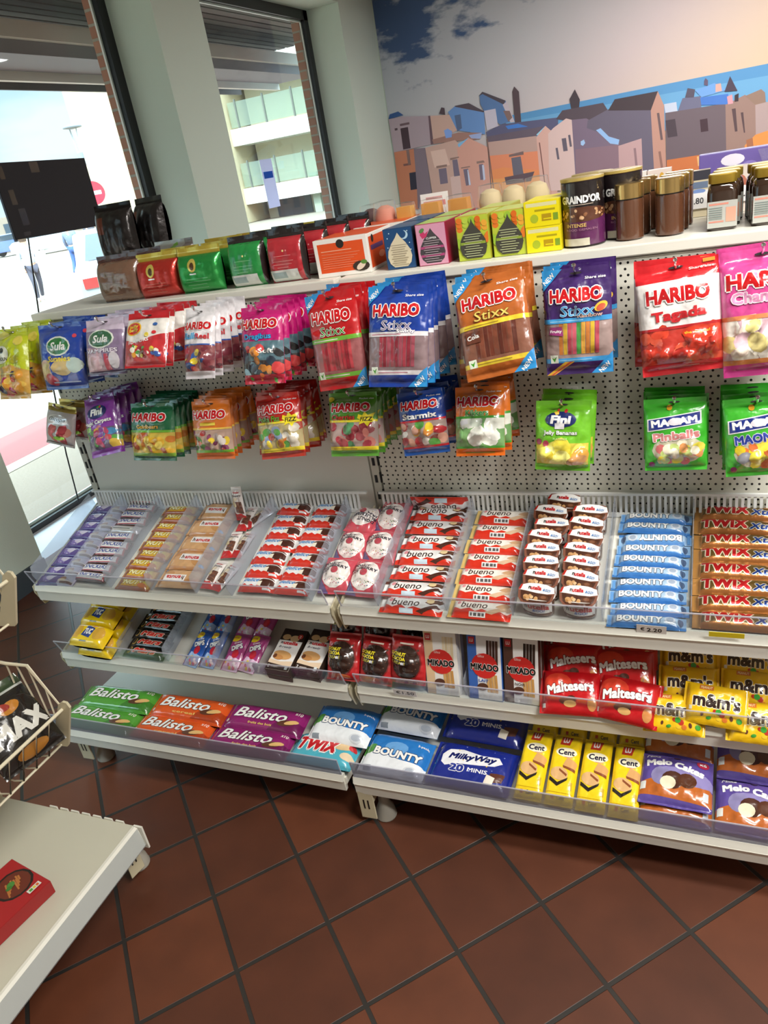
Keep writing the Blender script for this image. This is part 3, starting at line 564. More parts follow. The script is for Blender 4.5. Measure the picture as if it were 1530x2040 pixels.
# ------------------------------------------------------------------ what is printed on each kind of pack
WH, RD, YL, BK = 'f4f4f2', 'c8141c', 'f6d51a', '17120f'
def t(s, cx, cy, w, h, c, **q): return ('t', s, cx, cy, w, h, c, q)
def hb(cy=.76, w=.78, h=.13, rot=0, cx=.5): return t('HARIBO', cx, cy, w, h, 'c5161d', b=.055, o=WH, ow=.05, rot=rot)
LEAF = [('r', .08, .12, .2, .2, 'eef6e6'), ('p', [(.1, .175), (.14, .13), (.18, .19), (.14, .165)], '4aa02c')]
NEW = [('p', [(0, .8), (0, 1), (.3, 1)], '2f8fd0'), t('NEW', .1, .92, .2, .045, WH, rot=42, b=.03),
       ('p', [(.68, 0), (1, 0), (1, .2)], '2f8fd0'), t('NEW', .88, .055, .2, .045, WH, rot=42, b=.03)]
HOLE = [('e', .5, .95, .09, .012, '3a3438')]
GLARE = []
def stixx(bg, band, win, sticks, logo, logo_o, bottom, extra=(), tb='d9d4cc'):
    return ([('r', 0, .14, 1, .53, win), ('k', 9, .22, .2, .82, .51, sticks, .02), ('r', 0, .5, 1, .545, band), ('r', .1, .515, .6, .525, tb),
             ('r', 0, .12, 1, .165, band), ('r', .12, .138, .7, .148, tb), ('r', 0, 0, 1, .12, bottom)] + LEAF + list(extra) +
            [hb(.755), t('Stixx', .52, .61, .5, .095, logo, b=.0, o=logo_o, ow=.03, sh=.1), t('Share size', .78, .9, .3, .025, WH)] + NEW + HOLE)
SW, PW = .132, .12
# --- the big bags of the upper row of hooks
pack('lime_fruit_bag', .114, .191, .022, 'c9d62a', [('p', [(0, 0), (1, 0), (1, .4), (.6, .48), (0, .4)], 'd9a84a'), ('s', 3, 26, .05, .08, .95, .34, .06, .13, ['d8432f', 'e8a33c', 'b33a5a', '3d2f50', 'f0c65a']),
     ('e', .32, .62, .26, .13, 'f3f1d8'), ('c', .34, .68, .07, '26261c'), t('NIDOLIN', .34, .56, .4, .05, '33301c', b=.03), ('e', .8, .82, .13, .07, 'e9d75c'), ('e', .25, .9, .18, .06, 'e3dd70'),
     ('e', .74, .55, .12, .06, 'b7b22c'), ('r', .1, .34, .8, .36, 'e7cf60')] + HOLE, bk=.4, seal='c9d62a', lumps=(14, .1, .1, .9, .36, .12, .004))
pack('blue_fruit_bag', .15, .172, .022, '2547a8', [('e', .2, .3, .2, .17, 'e9c6b8'), ('e', .2, .3, .15, .12, 'f0dfb0'), ('e', .28, .16, .16, .1, 'c8485a'), ('e', .62, .34, .2, .13, 'd9c088'), ('e', .85, .36, .14, .12, 'c4d8d0'),
     ('e', .55, .66, .27, .15, 'e8eee2'), ('e', .55, .66, .24, .125, '2e7a3c'), t('Sula', .55, .66, .34, .13, WH, b=.03, sh=.2), t('Sunnies', .55, .47, .5, .09, 'f2dc4a', b=.03, sh=.1),
     ('r', .3, .1, .9, .12, 'b9c4de'), ('e', .9, .8, .04, .03, 'd84a5a')] + HOLE, bk=.4, lumps=(9, .2, .15, .9, .4, .15, .004))
pack('lilac_sweets_bag', .123, .141, .02, '8d7a9a', [('r', 0, .78, 1, 1, 'cbbcd0'), ('p', [(0, .05), (.6, .05), (.5, .45), (0, .5)], 'c9a2ae'), ('e', .5, .63, .34, .17, 'dfe6dc'), ('e', .5, .63, .3, .145, '3a6a4a'), t('Sula', .5, .63, .4, .14, WH, b=.03, sh=.2),
     t('VAMPIRES', .5, .42, .8, .075, 'e6dce8', b=.04, o='5a4468', ow=.04), ('e', .3, .22, .24, .13, 'd8b2bc'), ('p', [(.55, .08), (.7, .08), (.68, .36), (.58, .36)], 'b8485a'), ('e', .8, .24, .12, .15, 'd6d0d8'), ('r', 0, .02, 1, .07, '5a4a66')] + HOLE, bk=.4)
pack('red_bean_bag', .126, .138, .018, 'f0ece6', [('r', 0, .88, 1, 1, 'c4202a'), ('r', 0, 0, 1, .12, 'c4202a'), ('p', [(0, .5), (.35, .42), (.7, .52), (1, .6), (1, .1), (0, .1)], 'c9343a'), ('e', .27, .68, .2, .13, 'f0c030'), ('e', .27, .68, .17, .11, 'd8261e'),
     t('Jelly', .27, .71, .24, .08, 'f4d43a', b=.04, rot=8), t('Belly', .28, .645, .24, .08, 'f4d43a', b=.04, rot=8), t('FLAVORS', .42, .45, .5, .06, WH, b=.03, rot=8),
     ('s', 5, 22, .2, .16, .95, .34, .04, .07, ['e8a33c', 'f4efe0', '3a5aa8', 'b83a4a', '7a4a2c', '5aa04a', 'e9d24a']), ('e', .78, .75, .05, .03, '3a6ab8'), ('e', .78, .6, .05, .03, 'd8333a'), ('e', .62, .56, .05, .04, 'f0d84a')] + HOLE, bk=.4, lumps=(10, .2, .15, .9, .36, .08, .003))
pack('white_mix_bag', .084, .168, .02, 'e9e6ea', [('r', 0, .1, 1, .46, '8d4a4e'), ('s', 8, 24, .05, .1, .95, .44, .08, .14, ['a83a4a', '7a3440', 'e0c83a', '3a5a9c', 'c86a5a', '5a3038']), ('r', 0, .455, 1, .475, '3a5aa8'), ('r', 0, 0, 1, .1, 'd8d2d8'),
     hb(.73, .92, .12), t('Balla', .34, .59, .5, .09, '2f9ad0', b=.03, sh=.15), t('Reel', .72, .58, .4, .08, 'c8303a', b=.03)] + HOLE, bk=.4, lumps=(8, .1, .12, .9, .42, .15, .005))
pack('magenta_bag', .109, .177, .02, 'c21a72', [('r', 0, .1, 1, .52, '4a4448'), ('p', [(0, .3), (1, .3), (1, .55), (0, .55)], '5a7a86'), ('s', 11, 22, .05, .13, .95, .48, .09, .15, ['26262a', '2f3440', '8ab0c0', 'd8484a', '3a4a5a', 'e8943a']), ('r', 0, 0, 1, .12, 'b8203a'),
     ('s', 2, 9, .1, .02, .9, .12, .03, .06, ['e8c83a', '4aa03c', 'e87a3a', 'e84a6a']), t('Dragibus', .48, .6, .66, .09, '3aa0d8', b=.03, o='1a4a8a', ow=.03), hb(.77, .86, .13), t('Soft', .7, .42, .3, .06, WH, b=.03)] + HOLE, bk=.4, lumps=(10, .1, .14, .9, .48, .14, .005))
pack('red_stick_bag', .124, .212, .018, 'c01c22', stixx('c01c22', '6fae3a', '9c5a5c', ['a8323c', '8f2430', 'b8424a'], '4a9a3a', WH, 'b01820'), bk=.4)
pack('blue_stick_bag', .137, .213, .018, '1c3f9c', stixx('1c3f9c', 'e6e2e6', '8a7478', ['a03a48', '8a2c3a', '9c4a58'], '8f84a8', WH, '1c3f9c', [t('Swirly', .68, .545, .3, .045, WH, b=.04, o='7a6a94', ow=.04)], 'c08090'), bk=.4)
pack('brown_stick_bag', .146, .203, .018, 'b5622a', stixx('b5622a', 'e8cc3a', '8a5a48', ['6a3426', '7d4432', '5c2c22'], 'e4d06a', '8a5a2c', 'b5622a', [('r', .1, .36, .32, .47, '6a3a2c'), t('Cola', .21, .42, .18, .045, WH, b=.03, rot=8)], 'a88a2a'), bk=.4)
pack('purple_stick_bag', .132, .207, .018, '3e2464', stixx('3e2464', '3f9ad8', 'a08a86', ['c87a3a', 'd8b03a', 'b84a5a', 'c85a6a', '4a9a4a', 'e0a848'], '3f9ad8', 'bfe0f4', '3e2464',
     [('p', [(.08, .4), (.3, .38), (.28, .47), (.1, .47)], '9a3a78'), t('Fruity', .19, .425, .18, .035, WH), ('p', [(.0, 0), (.12, 0), (.45, .13), (.3, .13)], 'd8a838'), ('p', [(.06, 0), (.1, 0), (.42, .13), (.37, .13)], 'c8503a'), ('e', .86, .63, .1, .04, 'e8c040', 30), ('e', .86, .62, .07, .03, 'c8583a', 30), t('Rainbow', .7, .56, .36, .04, 'e0b8a8', b=.03)], '8ac4e8'))
pack('strawberry_sweets_bag', .151, .212, .026, 'eeeae8', [('r', 0, .84, 1, 1, 'd0222a'), ('r', 0, .09, 1, .42, 'b8362c'), ('s', 4, 30, .04, .1, .96, .4, .07, .11, ['d8452f', 'c23626', 'e05a40', 'b02a22']), ('r', 0, .41, 1, .435, 'b5262a'), ('r', 0, 0, 1, .1, 'c8202a'), ('r', .2, .06, .7, .07, 'e8b0a8'),
     ('e', .72, .36, .2, .06, 'c83a22'), t('the original', .7, .36, .3, .03, 'f0c83a'), hb(.71, .76, .14), t('Tagada', .5, .525, .66, .12, 'c4242c', b=.05, rot=2), t('Share size', .8, .92, .3, .022, WH), ('r', .82, .955, .96, .985, 'e8943a')] + HOLE, bk=.4, lumps=(20, .06, .12, .94, .38, .1, .007))
pack('pink_marshmallow_bag', .142, .232, .03, 'd24a92', [('r', 0, .14, 1, .46, 'd8b4c0'), ('s', 9, 22, .05, .17, .95, .44, .1, .15, ['f6f0e0', 'f4e4d4', 'f0c8d4', 'faf6ea', 'e8d890']), ('r', 0, .455, 1, .49, 'e08a5a'), ('r', 0, .1, 1, .14, 'dc8a4a'), ('r', 0, 0, 1, .1, 'c83a8a'),
     hb(.755, 1.0, .13, 0, .56), t('Chamallows', .62, .625, 1.0, .09, 'e89ac4', b=.04, o='f8eaf2', ow=.05), ('r', .55, .52, .8, .56, 'f0dc3a')] + HOLE, bk=.4, lumps=(14, .08, .18, .94, .42, .13, .008))
# --- the small bags of the lower row
pack('silver_sweets_bag', .107, .119, .018, 'cfc8cc', [('r', 0, .84, 1, 1, 'c9ae5a'), ('s', 6, 10, .15, .12, .85, .45, .1, .16, ['c8525a', 'd86a6a', 'e89a8a', 'b83a48']), ('e', .5, .63, .36, .14, 'eeeaea'), ('e', .5, .63, .33, .12, 'dcd8da'), t('Gicopa', .5, .64, .56, .11, '33302e', b=.01, sh=.35), ('e', .6, .2, .2, .05, '9ac83a', 8), ('r', 0, 0, 1, .06, '8a7a74')] + HOLE, bk=.4, back='b8363f', fin=FOIL, lumps=(6, .2, .15, .8, .42, .16, .004))
pack('purple_carpet_bag', .106, .165, .02, '8a3fa6', [('r', 0, .1, 1, .44, '6a5a78'), ('s', 12, 22, .05, .12, .95, .42, .08, .13, ['c8525a', '4a8ab8', '5aa04a', 'd8b44a', '8a4a9a', 'b84a6a']), ('r', 0, 0, 1, .1, '8a3fa6'), ('p', [(.08, .4), (.3, .42), (.28, .5), (.06, .48)], '8ac05a'), ('e', .52, .72, .32, .115, '26306a'), t('Fini', .52, .72, .4, .12, WH, b=.06, sh=.1), ('s', 3, 4, .45, .78, .65, .82, .03, .05, ['d8333a', 'f0c83a', '4aa03c']), t('Magic Carpets', .5, .54, .86, .085, WH, b=.03, o='4a1a66', ow=.03, rot=3)] + HOLE, bk=.4, lumps=(8, .1, .14, .9, .4, .15, .005))
pack('green_bear_bag', .143, .154, .022, '1f6a44', [('r', 0, .1, 1, .5, 'c9b04a'), ('s', 21, 30, .05, .12, .95, .46, .06, .1, ['e8c83a', 'd8a82a', 'f0d868', 'c8782a', 'e0b03a', 'b8582a']), ('r', 0, .07, 1, .14, '7aa83a'), ('r', 0, .5, 1, .54, '6fae3a'), ('r', 0, 0, 1, .08, '1f5a3a'), t('Goldbears', .5, .6, .5, .07, 'd8a83a', b=.03, o='1a4a30', ow=.03), hb(.76, .78, .15)] + HOLE, bk=.4, lumps=(14, .08, .14, .92, .44, .1, .005))
pack('orange_gummy_bag', .118, .152, .02, 'e07a2a', [('r', 0, .12, 1, .52, 'b89a8a'), ('s', 22, 26, .05, .14, .95, .5, .06, .1, ['d8d0c8', 'b83a3a', '6a2a4a', 'e8c83a', '8a4a6a', '5a8a4a', 'c86a3a']), ('r', 0, .52, 1, .55, 'f0c85a'), ('r', 0, .12, 1, .17, '6fae3a'), ('r', 0, 0, 1, .12, 'd86a26'), ('r', .3, .59, .7, .64, 'f4d83a'), hb(.77, .86, .15)] + HOLE, bk=.4, lumps=(10, .1, .18, .9, .48, .1, .005))
def fizz(bg, mid, colz, word, wc, seed):
    return [('r', 0, .16, 1, .54, mid), ('s', seed, 24, .05, .17, .95, .5, .07, .11, colz), ('r', 0, .54, 1, .575, 'ecd83a'), ('r', 0, .1, 1, .16, 'ecd83a'), ('r', .1, .115, .6, .13, 'a8962a'), ('r', 0, 0, 1, .1, bg),
            ('p', [(.68, .66), (.76, .64), (.8, .7), (.86, .645), (.98, .68), (.94, .6), (.99, .55), (.9, .53), (.86, .47), (.8, .53), (.7, .5), (.74, .57), (.66, .6)], 'f2e02e'), t('FIZZ', .83, .585, .22, .065, BK, b=.03, sh=.1), t(word, .36, .62, .5, .085, wc, b=.03, o='3a1a14', ow=.025), hb(.77, .8, .14), t('Pocket size', .8, .9, .3, .025, WH)] + HOLE
pack('red_fizz_bag', .126, .159, .02, 'c0261e', fizz('b8301e', 'b8a878', ['e8d24a', 'd8d0c0', 'b84a3a', '5a9a4a', '8a9ab8', 'c87a3a'], 'Polka Fizz', '6fae2a', 31), lumps=(9, .1, .2, .9, .5, .12, .005), bk=.4)
pack('green_fizz_bag', .126, .152, .02, '5aa032', fizz('5aa032', 'b09a94', ['a83a48', 'b8525a', '8a2c38', '9a4a50', '5a9a6a', 'c87a70'], 'Cherries', 'c8402a', 33) + [('e', .07, .9, .06, .04, 'e8dc2e')], lumps=(7, .1, .2, .9, .5, .14, .006), bk=.4)
pack('blue_mix_bag', .113, .146, .022, '1f4aa4', [('r', 0, .14, 1, .54, 'a8928a'), ('s', 41, 20, .05, .16, .95, .5, .08, .12, ['f0ece6', 'c8823a', 'b8323a', 'f4f0ea', '5aa04a', '8a3a30', 'd8a08a', 'e8c83a']), ('r', 0, .53, 1, .56, 'd0303a'), ('r', 0, .11, 1, .145, 'd0303a'), ('r', 0, 0, 1, .11, '1f5ab0'), t('Starmix', .5, .625, .74, .095, WH, b=.04, o='142a6a', ow=.03), hb(.79, .8, .14), t('Pocket size', .8, .91, .3, .025, WH)] + HOLE, bk=.4, lumps=(9, .1, .18, .9, .5, .13, .006))
pack('orange_frog_bag', .112, .154, .022, 'e4761f', [('r', 0, .12, 1, .55, '7aa86a'), ('s', 51, 14, .08, .18, .92, .5, .12, .17, ['eef0e4', 'dfe8d8', 'f4f4ec', '8ac07a']), ('r', 0, .54, 1, .575, '4aa03c'), ('r', 0, .11, 1, .14, '4aa03c'), ('r', 0, 0, 1, .11, 'dc6a1c'), ('r', .2, .04, .8, .06, '8a7a2a'), ('p', [(.15, .5), (.3, .54), (.32, .47), (.17, .44)], 'eeeef2'), t('Kikkers', .5, .62, .46, .085, '3a9a4a', b=.03, o='c8e8b0', ow=.03), hb(.78, .86, .15), t('Pocket size', .8, .92, .3, .025, WH)] + HOLE, bk=.4, lumps=(8, .12, .2, .88, .48, .16, .007))
pack('green_banana_bag', .119, .153, .02, '74c22c', [('r', .03, .1, .97, .42, 'd8c84a'), ('s', 61, 16, .1, .12, .9, .38, .12, .18, ['ecdc4a', 'f2e86a', 'e0c83a', 'f6f08a']), ('e', .84, .24, .14, .13, 'd8a048', -20), ('e', .78, .18, .18, .08, 'c8925a', 20), ('r', 0, 0, 1, .1, '6ab82a'), ('c', .09, .43, .055, '9a3a5a'), ('c', .22, .41, .055, 'b8485a'),
     ('e', .48, .75, .28, .11, '1a2a66'), t('Fini', .48, .75, .38, .12, WH, b=.06, sh=.1), ('s', 4, 5, .36, .83, .6, .87, .025, .035, ['d8333a', 'f0c83a', '4aa03c', 'e8943a']), ('r', .38, .62, .55, .7, 'e8e6ea'), t('Jelly Bananas', .48, .56, .6, .075, WH, b=.03, o='3a6a1a', ow=.035), t('PLATANOS', .48, .48, .25, .03, 'c8e8a0')] + HOLE, bk=.4, lumps=(14, .1, .13, .9, .38, .14, .006))
def mao(word, wc, wo, extra):
    return [('e', .55, .3, .42, .2, 'b8b49a')] + extra + [('p', [(.06, .56), (.92, .65), (.92, .82), (.06, .73)], WH), ('p', [(.08, .575), (.9, .66), (.9, .805), (.08, .72)], '1d2f80'), t('MAOAM', .49, .69, .74, .105, WH, b=.05, rot=5), ('e', .52, .69, .13, .05, 'e4e0ea', 5), t(word, .52, .5, .74, .12, wc, b=.05, o=wo, ow=.04, rot=5), ('c', .12, .1, .05, '7a2a5a'), ('c', .42, .88, .045, 'd8a02a')] + HOLE
pack('green_ball_bag', .122, .151, .022, '3fae30', mao('Pinballs', 'd88a8a', WH, [('s', 71, 20, .25, .14, .9, .42, .07, .11, ['d8c84a', 'c86a6a', 'e8e0c8', 'd8945a', 'b8c87a'])]), lumps=(10, .2, .16, .9, .44, .12, .006), bk=.4)
pack('green_chew_bag', .122, .156, .022, '3fae30', mao('MAOMIX', '2a3f9c', 'd8d4ea', [('s', 73, 18, .2, .14, .95, .42, .08, .13, ['d8c02a', 'd8703a', 'c8525a', 'e8d84a', '8a8a92'])]), lumps=(9, .2, .16, .9, .42, .14, .006), bk=.4)
# --- bars and packs of the upper tray shelf (length x width)
def bar(name, L, B, T, base, ops, **k): pack(name, L, B, T, base, ops, kind='bar', e0=k.pop('e0', .07), e1=k.pop('e1', .07), **k)
bar('purple_chocolate_bar', .138, .036, .011, '5c4496', [('p', [(.55, 0), (1, 0), (1, 1), (.72, 1)], 'c7c0d4'), ('e', .32, .55, .14, .3, 'd8d0ea', 20), ('e', .22, .5, .04, .34, '8a78c0', 30), ('e', .42, .62, .1, .08, 'e6e2f2', 40), ('e', .3, .35, .1, .07, '8a78c0', -20), ('e', .72, .55, .08, .22, 'b0724a'), ('e', .7, .4, .1, .14, 'e2d0b0'), ('r', .66, .1, .95, .34, '5a3628'), ('r', .6, .3, .95, .38, 'e8dcd0'), ('r', 0, 0, .6, .12, '4a3480')])
bar('white_peanut_bar', .124, .03, .012, '4a2a22', [('p', [(.1, .1), (.93, .1), (.9, .92), (.07, .92)], 'b8343c'), ('p', [(.12, .16), (.9, .16), (.87, .86), (.1, .86)], 'f2f0ee'), t('SNICKERS', .5, .52, .66, .48, '2a489c', b=.03, sh=.25)], back='2e1c18')
bar('silver_back_bar', .124, .03, .012, 'd8d4d2', [('r', .1, .35, .9, .6, 'f2f2f0'), ('r', .15, .42, .7, .5, '4a4644')], fin=FOIL)
bar('yellow_peanut_bar', .118, .034, .013, 'c8873a', [('r', .05, .2, .95, .9, 'e8b83a'), ('p', [(.1, .3), (.9, .45), (.86, .95), (.14, .9)], 'f0d83a'), ('e', .15, .5, .08, .3, '8a4a26'), t('NUTS', .52, .58, .56, .5, 'fbf3b4', b=.05, o='8a3a22', ow=.05, sh=.2), ('r', 0, 0, 1, .2, 'a8562c'), ('e', .8, .35, .12, .2, 'd8762a')])
bar('tan_wafer_pack', .134, .063, .014, 'd6a878', [('e', .2, .75, .16, .14, 'c08a58', 20), ('e', .75, .3, .14, .14, 'c8945f', -20), ('e', .9, .75, .08, .16, 'b5793f'), ('e', .12, .3, .08, .14, 'e2bd92'), ('p', [(.3, .42), (.82, .42), (.82, .78), (.3, .78)], 'f4f2f0'), t('h', .365, .6, .06, .24, '5a3a2a', b=.04), t('anuta', .59, .57, .36, .18, 'c8242a', b=.04), ('e', .88, .16, .05, .08, '6fa8d8'), ('r', 0, 0, 1, .1, 'c08d5c')])
pack('white_cereal_bar', .034, .1, .009, 'e8e2de', [('p', [(0, 0), (1, 0), (1, .12), (.7, .22), (.3, .2), (0, .28)], 'c8282a'), ('p', [(.3, .26), (.95, .2), (.9, .56), (.36, .58)], '6a4232'), ('p', [(.3, .36), (.93, .31), (.93, .33), (.3, .385)], '8a5a44'), ('p', [(.3, .47), (.93, .43), (.93, .45), (.3, .49)], '8a5a44'), ('r', .6, .22, .63, .57, '8a5a44'), ('e', .2, .5, .2, .1, 'e4cfa0', 40), t('Kinder', .55, .84, .6, .05, 'c8303a', b=.04), t('Country', .55, .74, .8, .085, '4a4240', b=.03), ('e', .35, .64, .3, .05, 'dcd0b8', 20)], e0=.06, e1=.08)
bar('milk_cake_bar', .105, .045, .015, 'f0f1f2', [('p', [(0, 0), (1, 0), (1, .3), (.9, .22), (.8, .34), (.7, .2), (.6, .36), (.5, .24), (.4, .36), (.3, .25), (.2, .4), (.1, .3), (0, .44)], 'd83222'), t('delice', .36, .68, .44, .3, '3f8fd0', b=.03, sh=.25), t('Kinder', .36, .9, .25, .1, 'c8303a', b=.03), ('p', [(.56, .3), (.8, .2), (.95, .4), (.94, .72), (.66, .78), (.55, .56)], '4a2a22'), ('p', [(.56, .3), (.66, .26), (.67, .6), (.55, .56)], 'f0ead8'), ('r', .72, .06, .92, .16, 'e8e8ea'), ('e', .8, .88, .14, .06, '6a4636', -15)])
DON = [(.5, .52)]
def donut(base, ring, hole, text, tc, extra): return [('e', .5, .48, .43, .38, 'f2ece8' if base != 'b81f24' else '7a1a18'), ('e', .5, .48, .4, .35, ring)] + extra + [('e', .52, .48, .11, .09, hole)] + text
pack('pink_donut_bag', .086, .108, .02, 'c8505e', donut('c8505e', 'efe6e2', 'b84a58', [t('DONUT', .34, .70, .54, .085, '2f2c3c', b=.03), t('BLUEBERRY', .45, .595, .8, .085, '2f2c3c', b=.03), t('JAM', .2, .49, .28, .085, '2f2c3c', b=.03)], '2f2c3c', [('s', 81, 30, .14, .18, .86, .42, .010, .018, ['5aa0b8', 'd8a83a', 'b84a6a', '5a8a5a', '4a4a6a'])]) + [('p', [(0, 0), (.35, 0), (.1, .3), (0, .35)], '6a5a86')], e0=.05, e1=.06, lumps=(1, .5, .48, .5, .48, .42, .012))
bar('white_wafer_bar', .156, .046, .013, 'f1f1f0', [('p', [(0, 0), (1, 0), (1, .36), (.9, .2), (.78, .34), (.7, .22), (.55, .34), (.45, .2), (.35, .4), (.22, .24), (.1, .42), (0, .3)], 'd8341f'), t('bueno', .42, .56, .44, .42, '33201a', b=.01, sh=.15), t('Kinder', .38, .88, .22, .12, 'c8303a', b=.03), ('c', .18, .66, .035, 'e0929a'), ('p', [(.6, .1), (.9, .55), (.96, .45), (.7, .02)], '4a2a20'), ('p', [(.72, .6), (.95, .95), (1, .8), (.82, .48)], '5a3826'), ('e', .8, .72, .06, .16, 'e0c898'), ('p', [(0, .8), (.16, .82), (.1, 1), (0, 1)], '5a3426'), ('r', .34, .02, .56, .2, 'cfe4f2')])
bar('gold_wafer_bar', .146, .046, .013, 'f0e9e0', [('p', [(0, 0), (1, 0), (1, .5), (.9, .3), (.78, .42), (.7, .28), (.55, .44), (.45, .3), (.35, .46), (.22, .34), (.1, .5), (0, .4)], 'd6321e'), ('r', 0, 0, .07, 1, 'd0b26a'), t('bueno', .42, .66, .42, .38, '3a241c', b=.01, sh=.15), ('c', .17, .74, .03, 'e0929a'), t('Kinder', .38, .92, .2, .1, 'c8303a', b=.03), ('p', [(.58, .25), (.95, .75), (1, .6), (.72, .18)], 'd8b898'), ('p', [(.75, .6), (.9, .95), (.98, .9), (.86, .52)], 'caa078'), ('r', .36, .04, .62, .26, 'eceaea'), ('r', .38, .07, .6, .2, '5a5a5a'), ('r', .41, .07, .43, .22, 'eceaea'), ('r', .48, .07, .5, .22, 'eceaea'), ('r', .55, .07, .56, .22, 'eceaea')], seal='d0b26a')
bar('blue_coconut_bar', .156, .031, .013, '8fb4d8', [('r', 0, 0, 1, .22, '3f7cc0'), ('r', .1, .8, .9, 1, '5f94cc'), ('p', [(.08, .3), (.9, .25), (.9, .75), (.1, .8)], 'a8c4de'), t('BOUNTY', .42, .54, .58, .56, 'f6f6f4', b=.05, o='3a4a66', ow=.05), ('e', .8, .55, .07, .3, 'c8d0dc'), ('e', .8, .55, .045, .2, '9aa8bc'), ('e', .93, .55, .035, .3, '4a5f80'), ('r', .02, .1, .06, .9, '5f94cc')])
bar('gold_twin_bar', .19, .043, .015, '6a5226', [('r', 0, 0, 1, .25, 'a86a36'), ('r', .05, .8, .95, 1, '84703a'), ('p', [(0, 0), (.08, 0), (.1, 1), (0, 1)], 'c08a4a'), t('TWIX', .34, .58, .5, .66, 'c01c22', b=.06, o='f2e6c8', ow=.05, sh=.05), t('Xtra', .74, .42, .28, .4, '24408a', b=.04, o='e8e2d0', ow=.05, sh=.2), ('e', .85, .85, .12, .14, 'b08050', 15)], fin=FOIL)
# --- middle tray shelf
bar('yellow_cracker_pack', .132, .066, .026, 'f0cb10', [('r', .04, .2, .3, .9, 'd9b04a'), ('e', .2, .55, .14, .34, 'd9a83e'), ('e', .8, .55, .14, .34, 'd9a83e'), ('p', [(.36, .36), (.62, .26), (.66, .76), (.42, .9)], '22408c'), t('TUC', .51, .58, .22, .32, WH, b=.07, o='1a2f6a', ow=.02), ('p', [(.56, .82), (.66, .86), (.62, .98)], 'd83a34'), ('r', .38, .08, .58, .13, '6a5a1a')], e0=.03, e1=.03, amp=.04, box=7)
bar('black_chocolate_bar', .15, .031, .013, '17120f', [('e', .14, .5, .07, .36, 'c8a050'), ('e', .14, .5, .055, .27, '17120f'), t('Mars', .52, .52, .56, .56, 'd8342c', b=.05, o='f0d8c8', ow=.045, sh=.3), ('r', .82, .4, .96, .6, '3a3430')])
def dips(bg, b2): return [('p', [(.05, 0), (1, 0), (1, .3), (.3, .36)], b2), ('e', .25, .83, .28, .1, 'f0d020', 10), t('CHUPA', .25, .84, .36, .045, 'c83228', b=.03), t('DIPS', .55, .6, .62, .14, WH, b=.06, o='2a2a5a', ow=.05, rot=28), t('Crazy', .5, .72, .4, .06, WH, b=.04, rot=28), ('e', .62, .42, .18, .11, 'c8283a'), ('s', 91, 8, .1, .04, .9, .25, .06, .1, ['e8d04a', 'd8688a', 'f0e8f0'])]
pack('blue_dip_sachet', .05, .115, .01, '2a5cb0', dips('2a5cb0', '9ab8e0'), e0=.04, e1=.05)
pack('pink_dip_sachet', .055, .115, .01, 'a8407e', dips('a8407e', 'e0c0dc'), e0=.04, e1=.05)
carton('biscuit_stick_box', .074, .135, .022, 'eeeae6', [('r', 0, .72, 1, 1, '2c1e1a'), ('e', .25, .8, .18, .07, 'd0a878'), ('e', .62, .78, .2, .08, 'dcb88a'), ('c', .82, .84, .11, 'c8382e'), t('2', .82, .84, .08, .06, WH), t('n', .165, .652, .09, .055, '1a1a1a', b=.05), t('utella', .55, .66, .64, .085, 'c8242c', b=.05), t('B-ready', .4, .55, .56, .065, '4a4a5a', b=.01, sh=.2), ('e', .45, .36, .4, .1, 'd8a468', -8), ('e', .3, .3, .24, .06, 'c98d52', -8), ('e', .16, .32, .08, .05, '6a3e26'), ('r', 0, 0, 1, .15, '3a2a24'), ('p', [(0, .15), (1, .1), (1, .24), (.5, .2), (0, .24)], 'e6cdb0'), t('2', .1, .075, .08, .07, WH, b=.03), ('r', .2, .06, .5, .08, 'c8c0bc'), ('r', .8, .03, .92, .12, 'dfe8ea')], top=[('r', 0, 0, 1, 1, '2c1e1a')], sides='3a2a20')
pack('brown_donut_bag', .09, .122, .02, 'b81f24', donut('b81f24', '33201a', '1c1210', [t('DONUT', .3, .66, .46, .07, 'e8d82a', b=.05), t('COCOA', .3, .575, .46, .07, 'e8d82a', b=.05), t('CREAM', .3, .49, .46, .06, 'b8ac3a', b=.04), ('r', .4, .46, .5, .51, 'd0d2d8')], 'e8d82a', [('s', 83, 30, .16, .2, .84, .78, .015, .03, ['4a3026', '5a3a2c', '2a1814', '64463a'])]) + [('r', .3, .845, .7, .875, 'e8d8c8'), ('e', .5, .1, .3, .05, 'c8683a')], e0=.05, e1=.06, lumps=(1, .5, .48, .5, .48, .42, .012))
def mikado(side, word, sticks): return [('r', 0, 0, .27, 1, side), ('k', 4, .56, .55, .92, .93, sticks, .02), ('k', 4, .56, .12, .9, .4, ['d8a868', 'c89450'], -.02), ('c', .5, .53, .4, 'cf2a24'), ('r', .04, .86, .22, .97, 'c8242a'), t('LU', .13, .915, .11, .05, WH, b=.03), t('Glico', .4, .68, .2, .04, 'f0c8c0', sh=.2), t('MIKADO', .5, .51, .86, .11, BK, b=.06, o='f4f0ea', ow=.035), ('e', .42, .2, .17, .06, '5a3626', 10)] + ([t(word, .46, .3, .3, .045, '2a5ab0' if word == 'LAIT' else '5a4a44')] if word else [])
carton('white_stick_box', .083, .165, .022, 'f0ede8', mikado('e2c49c', '', ['e8d8b8', 'dccaa4']), right=[('r', 0, 0, 1, 1, 'e9e6e2')], sides='e9e2d6')
carton('blue_stick_box', .083, .165, .022, 'f0eff0', mikado('3c66b4', 'LAIT', ['3a2018', '4a2c20']), left=[('r', 0, 0, 1, 1, '3460b0')], sides='3460b0')
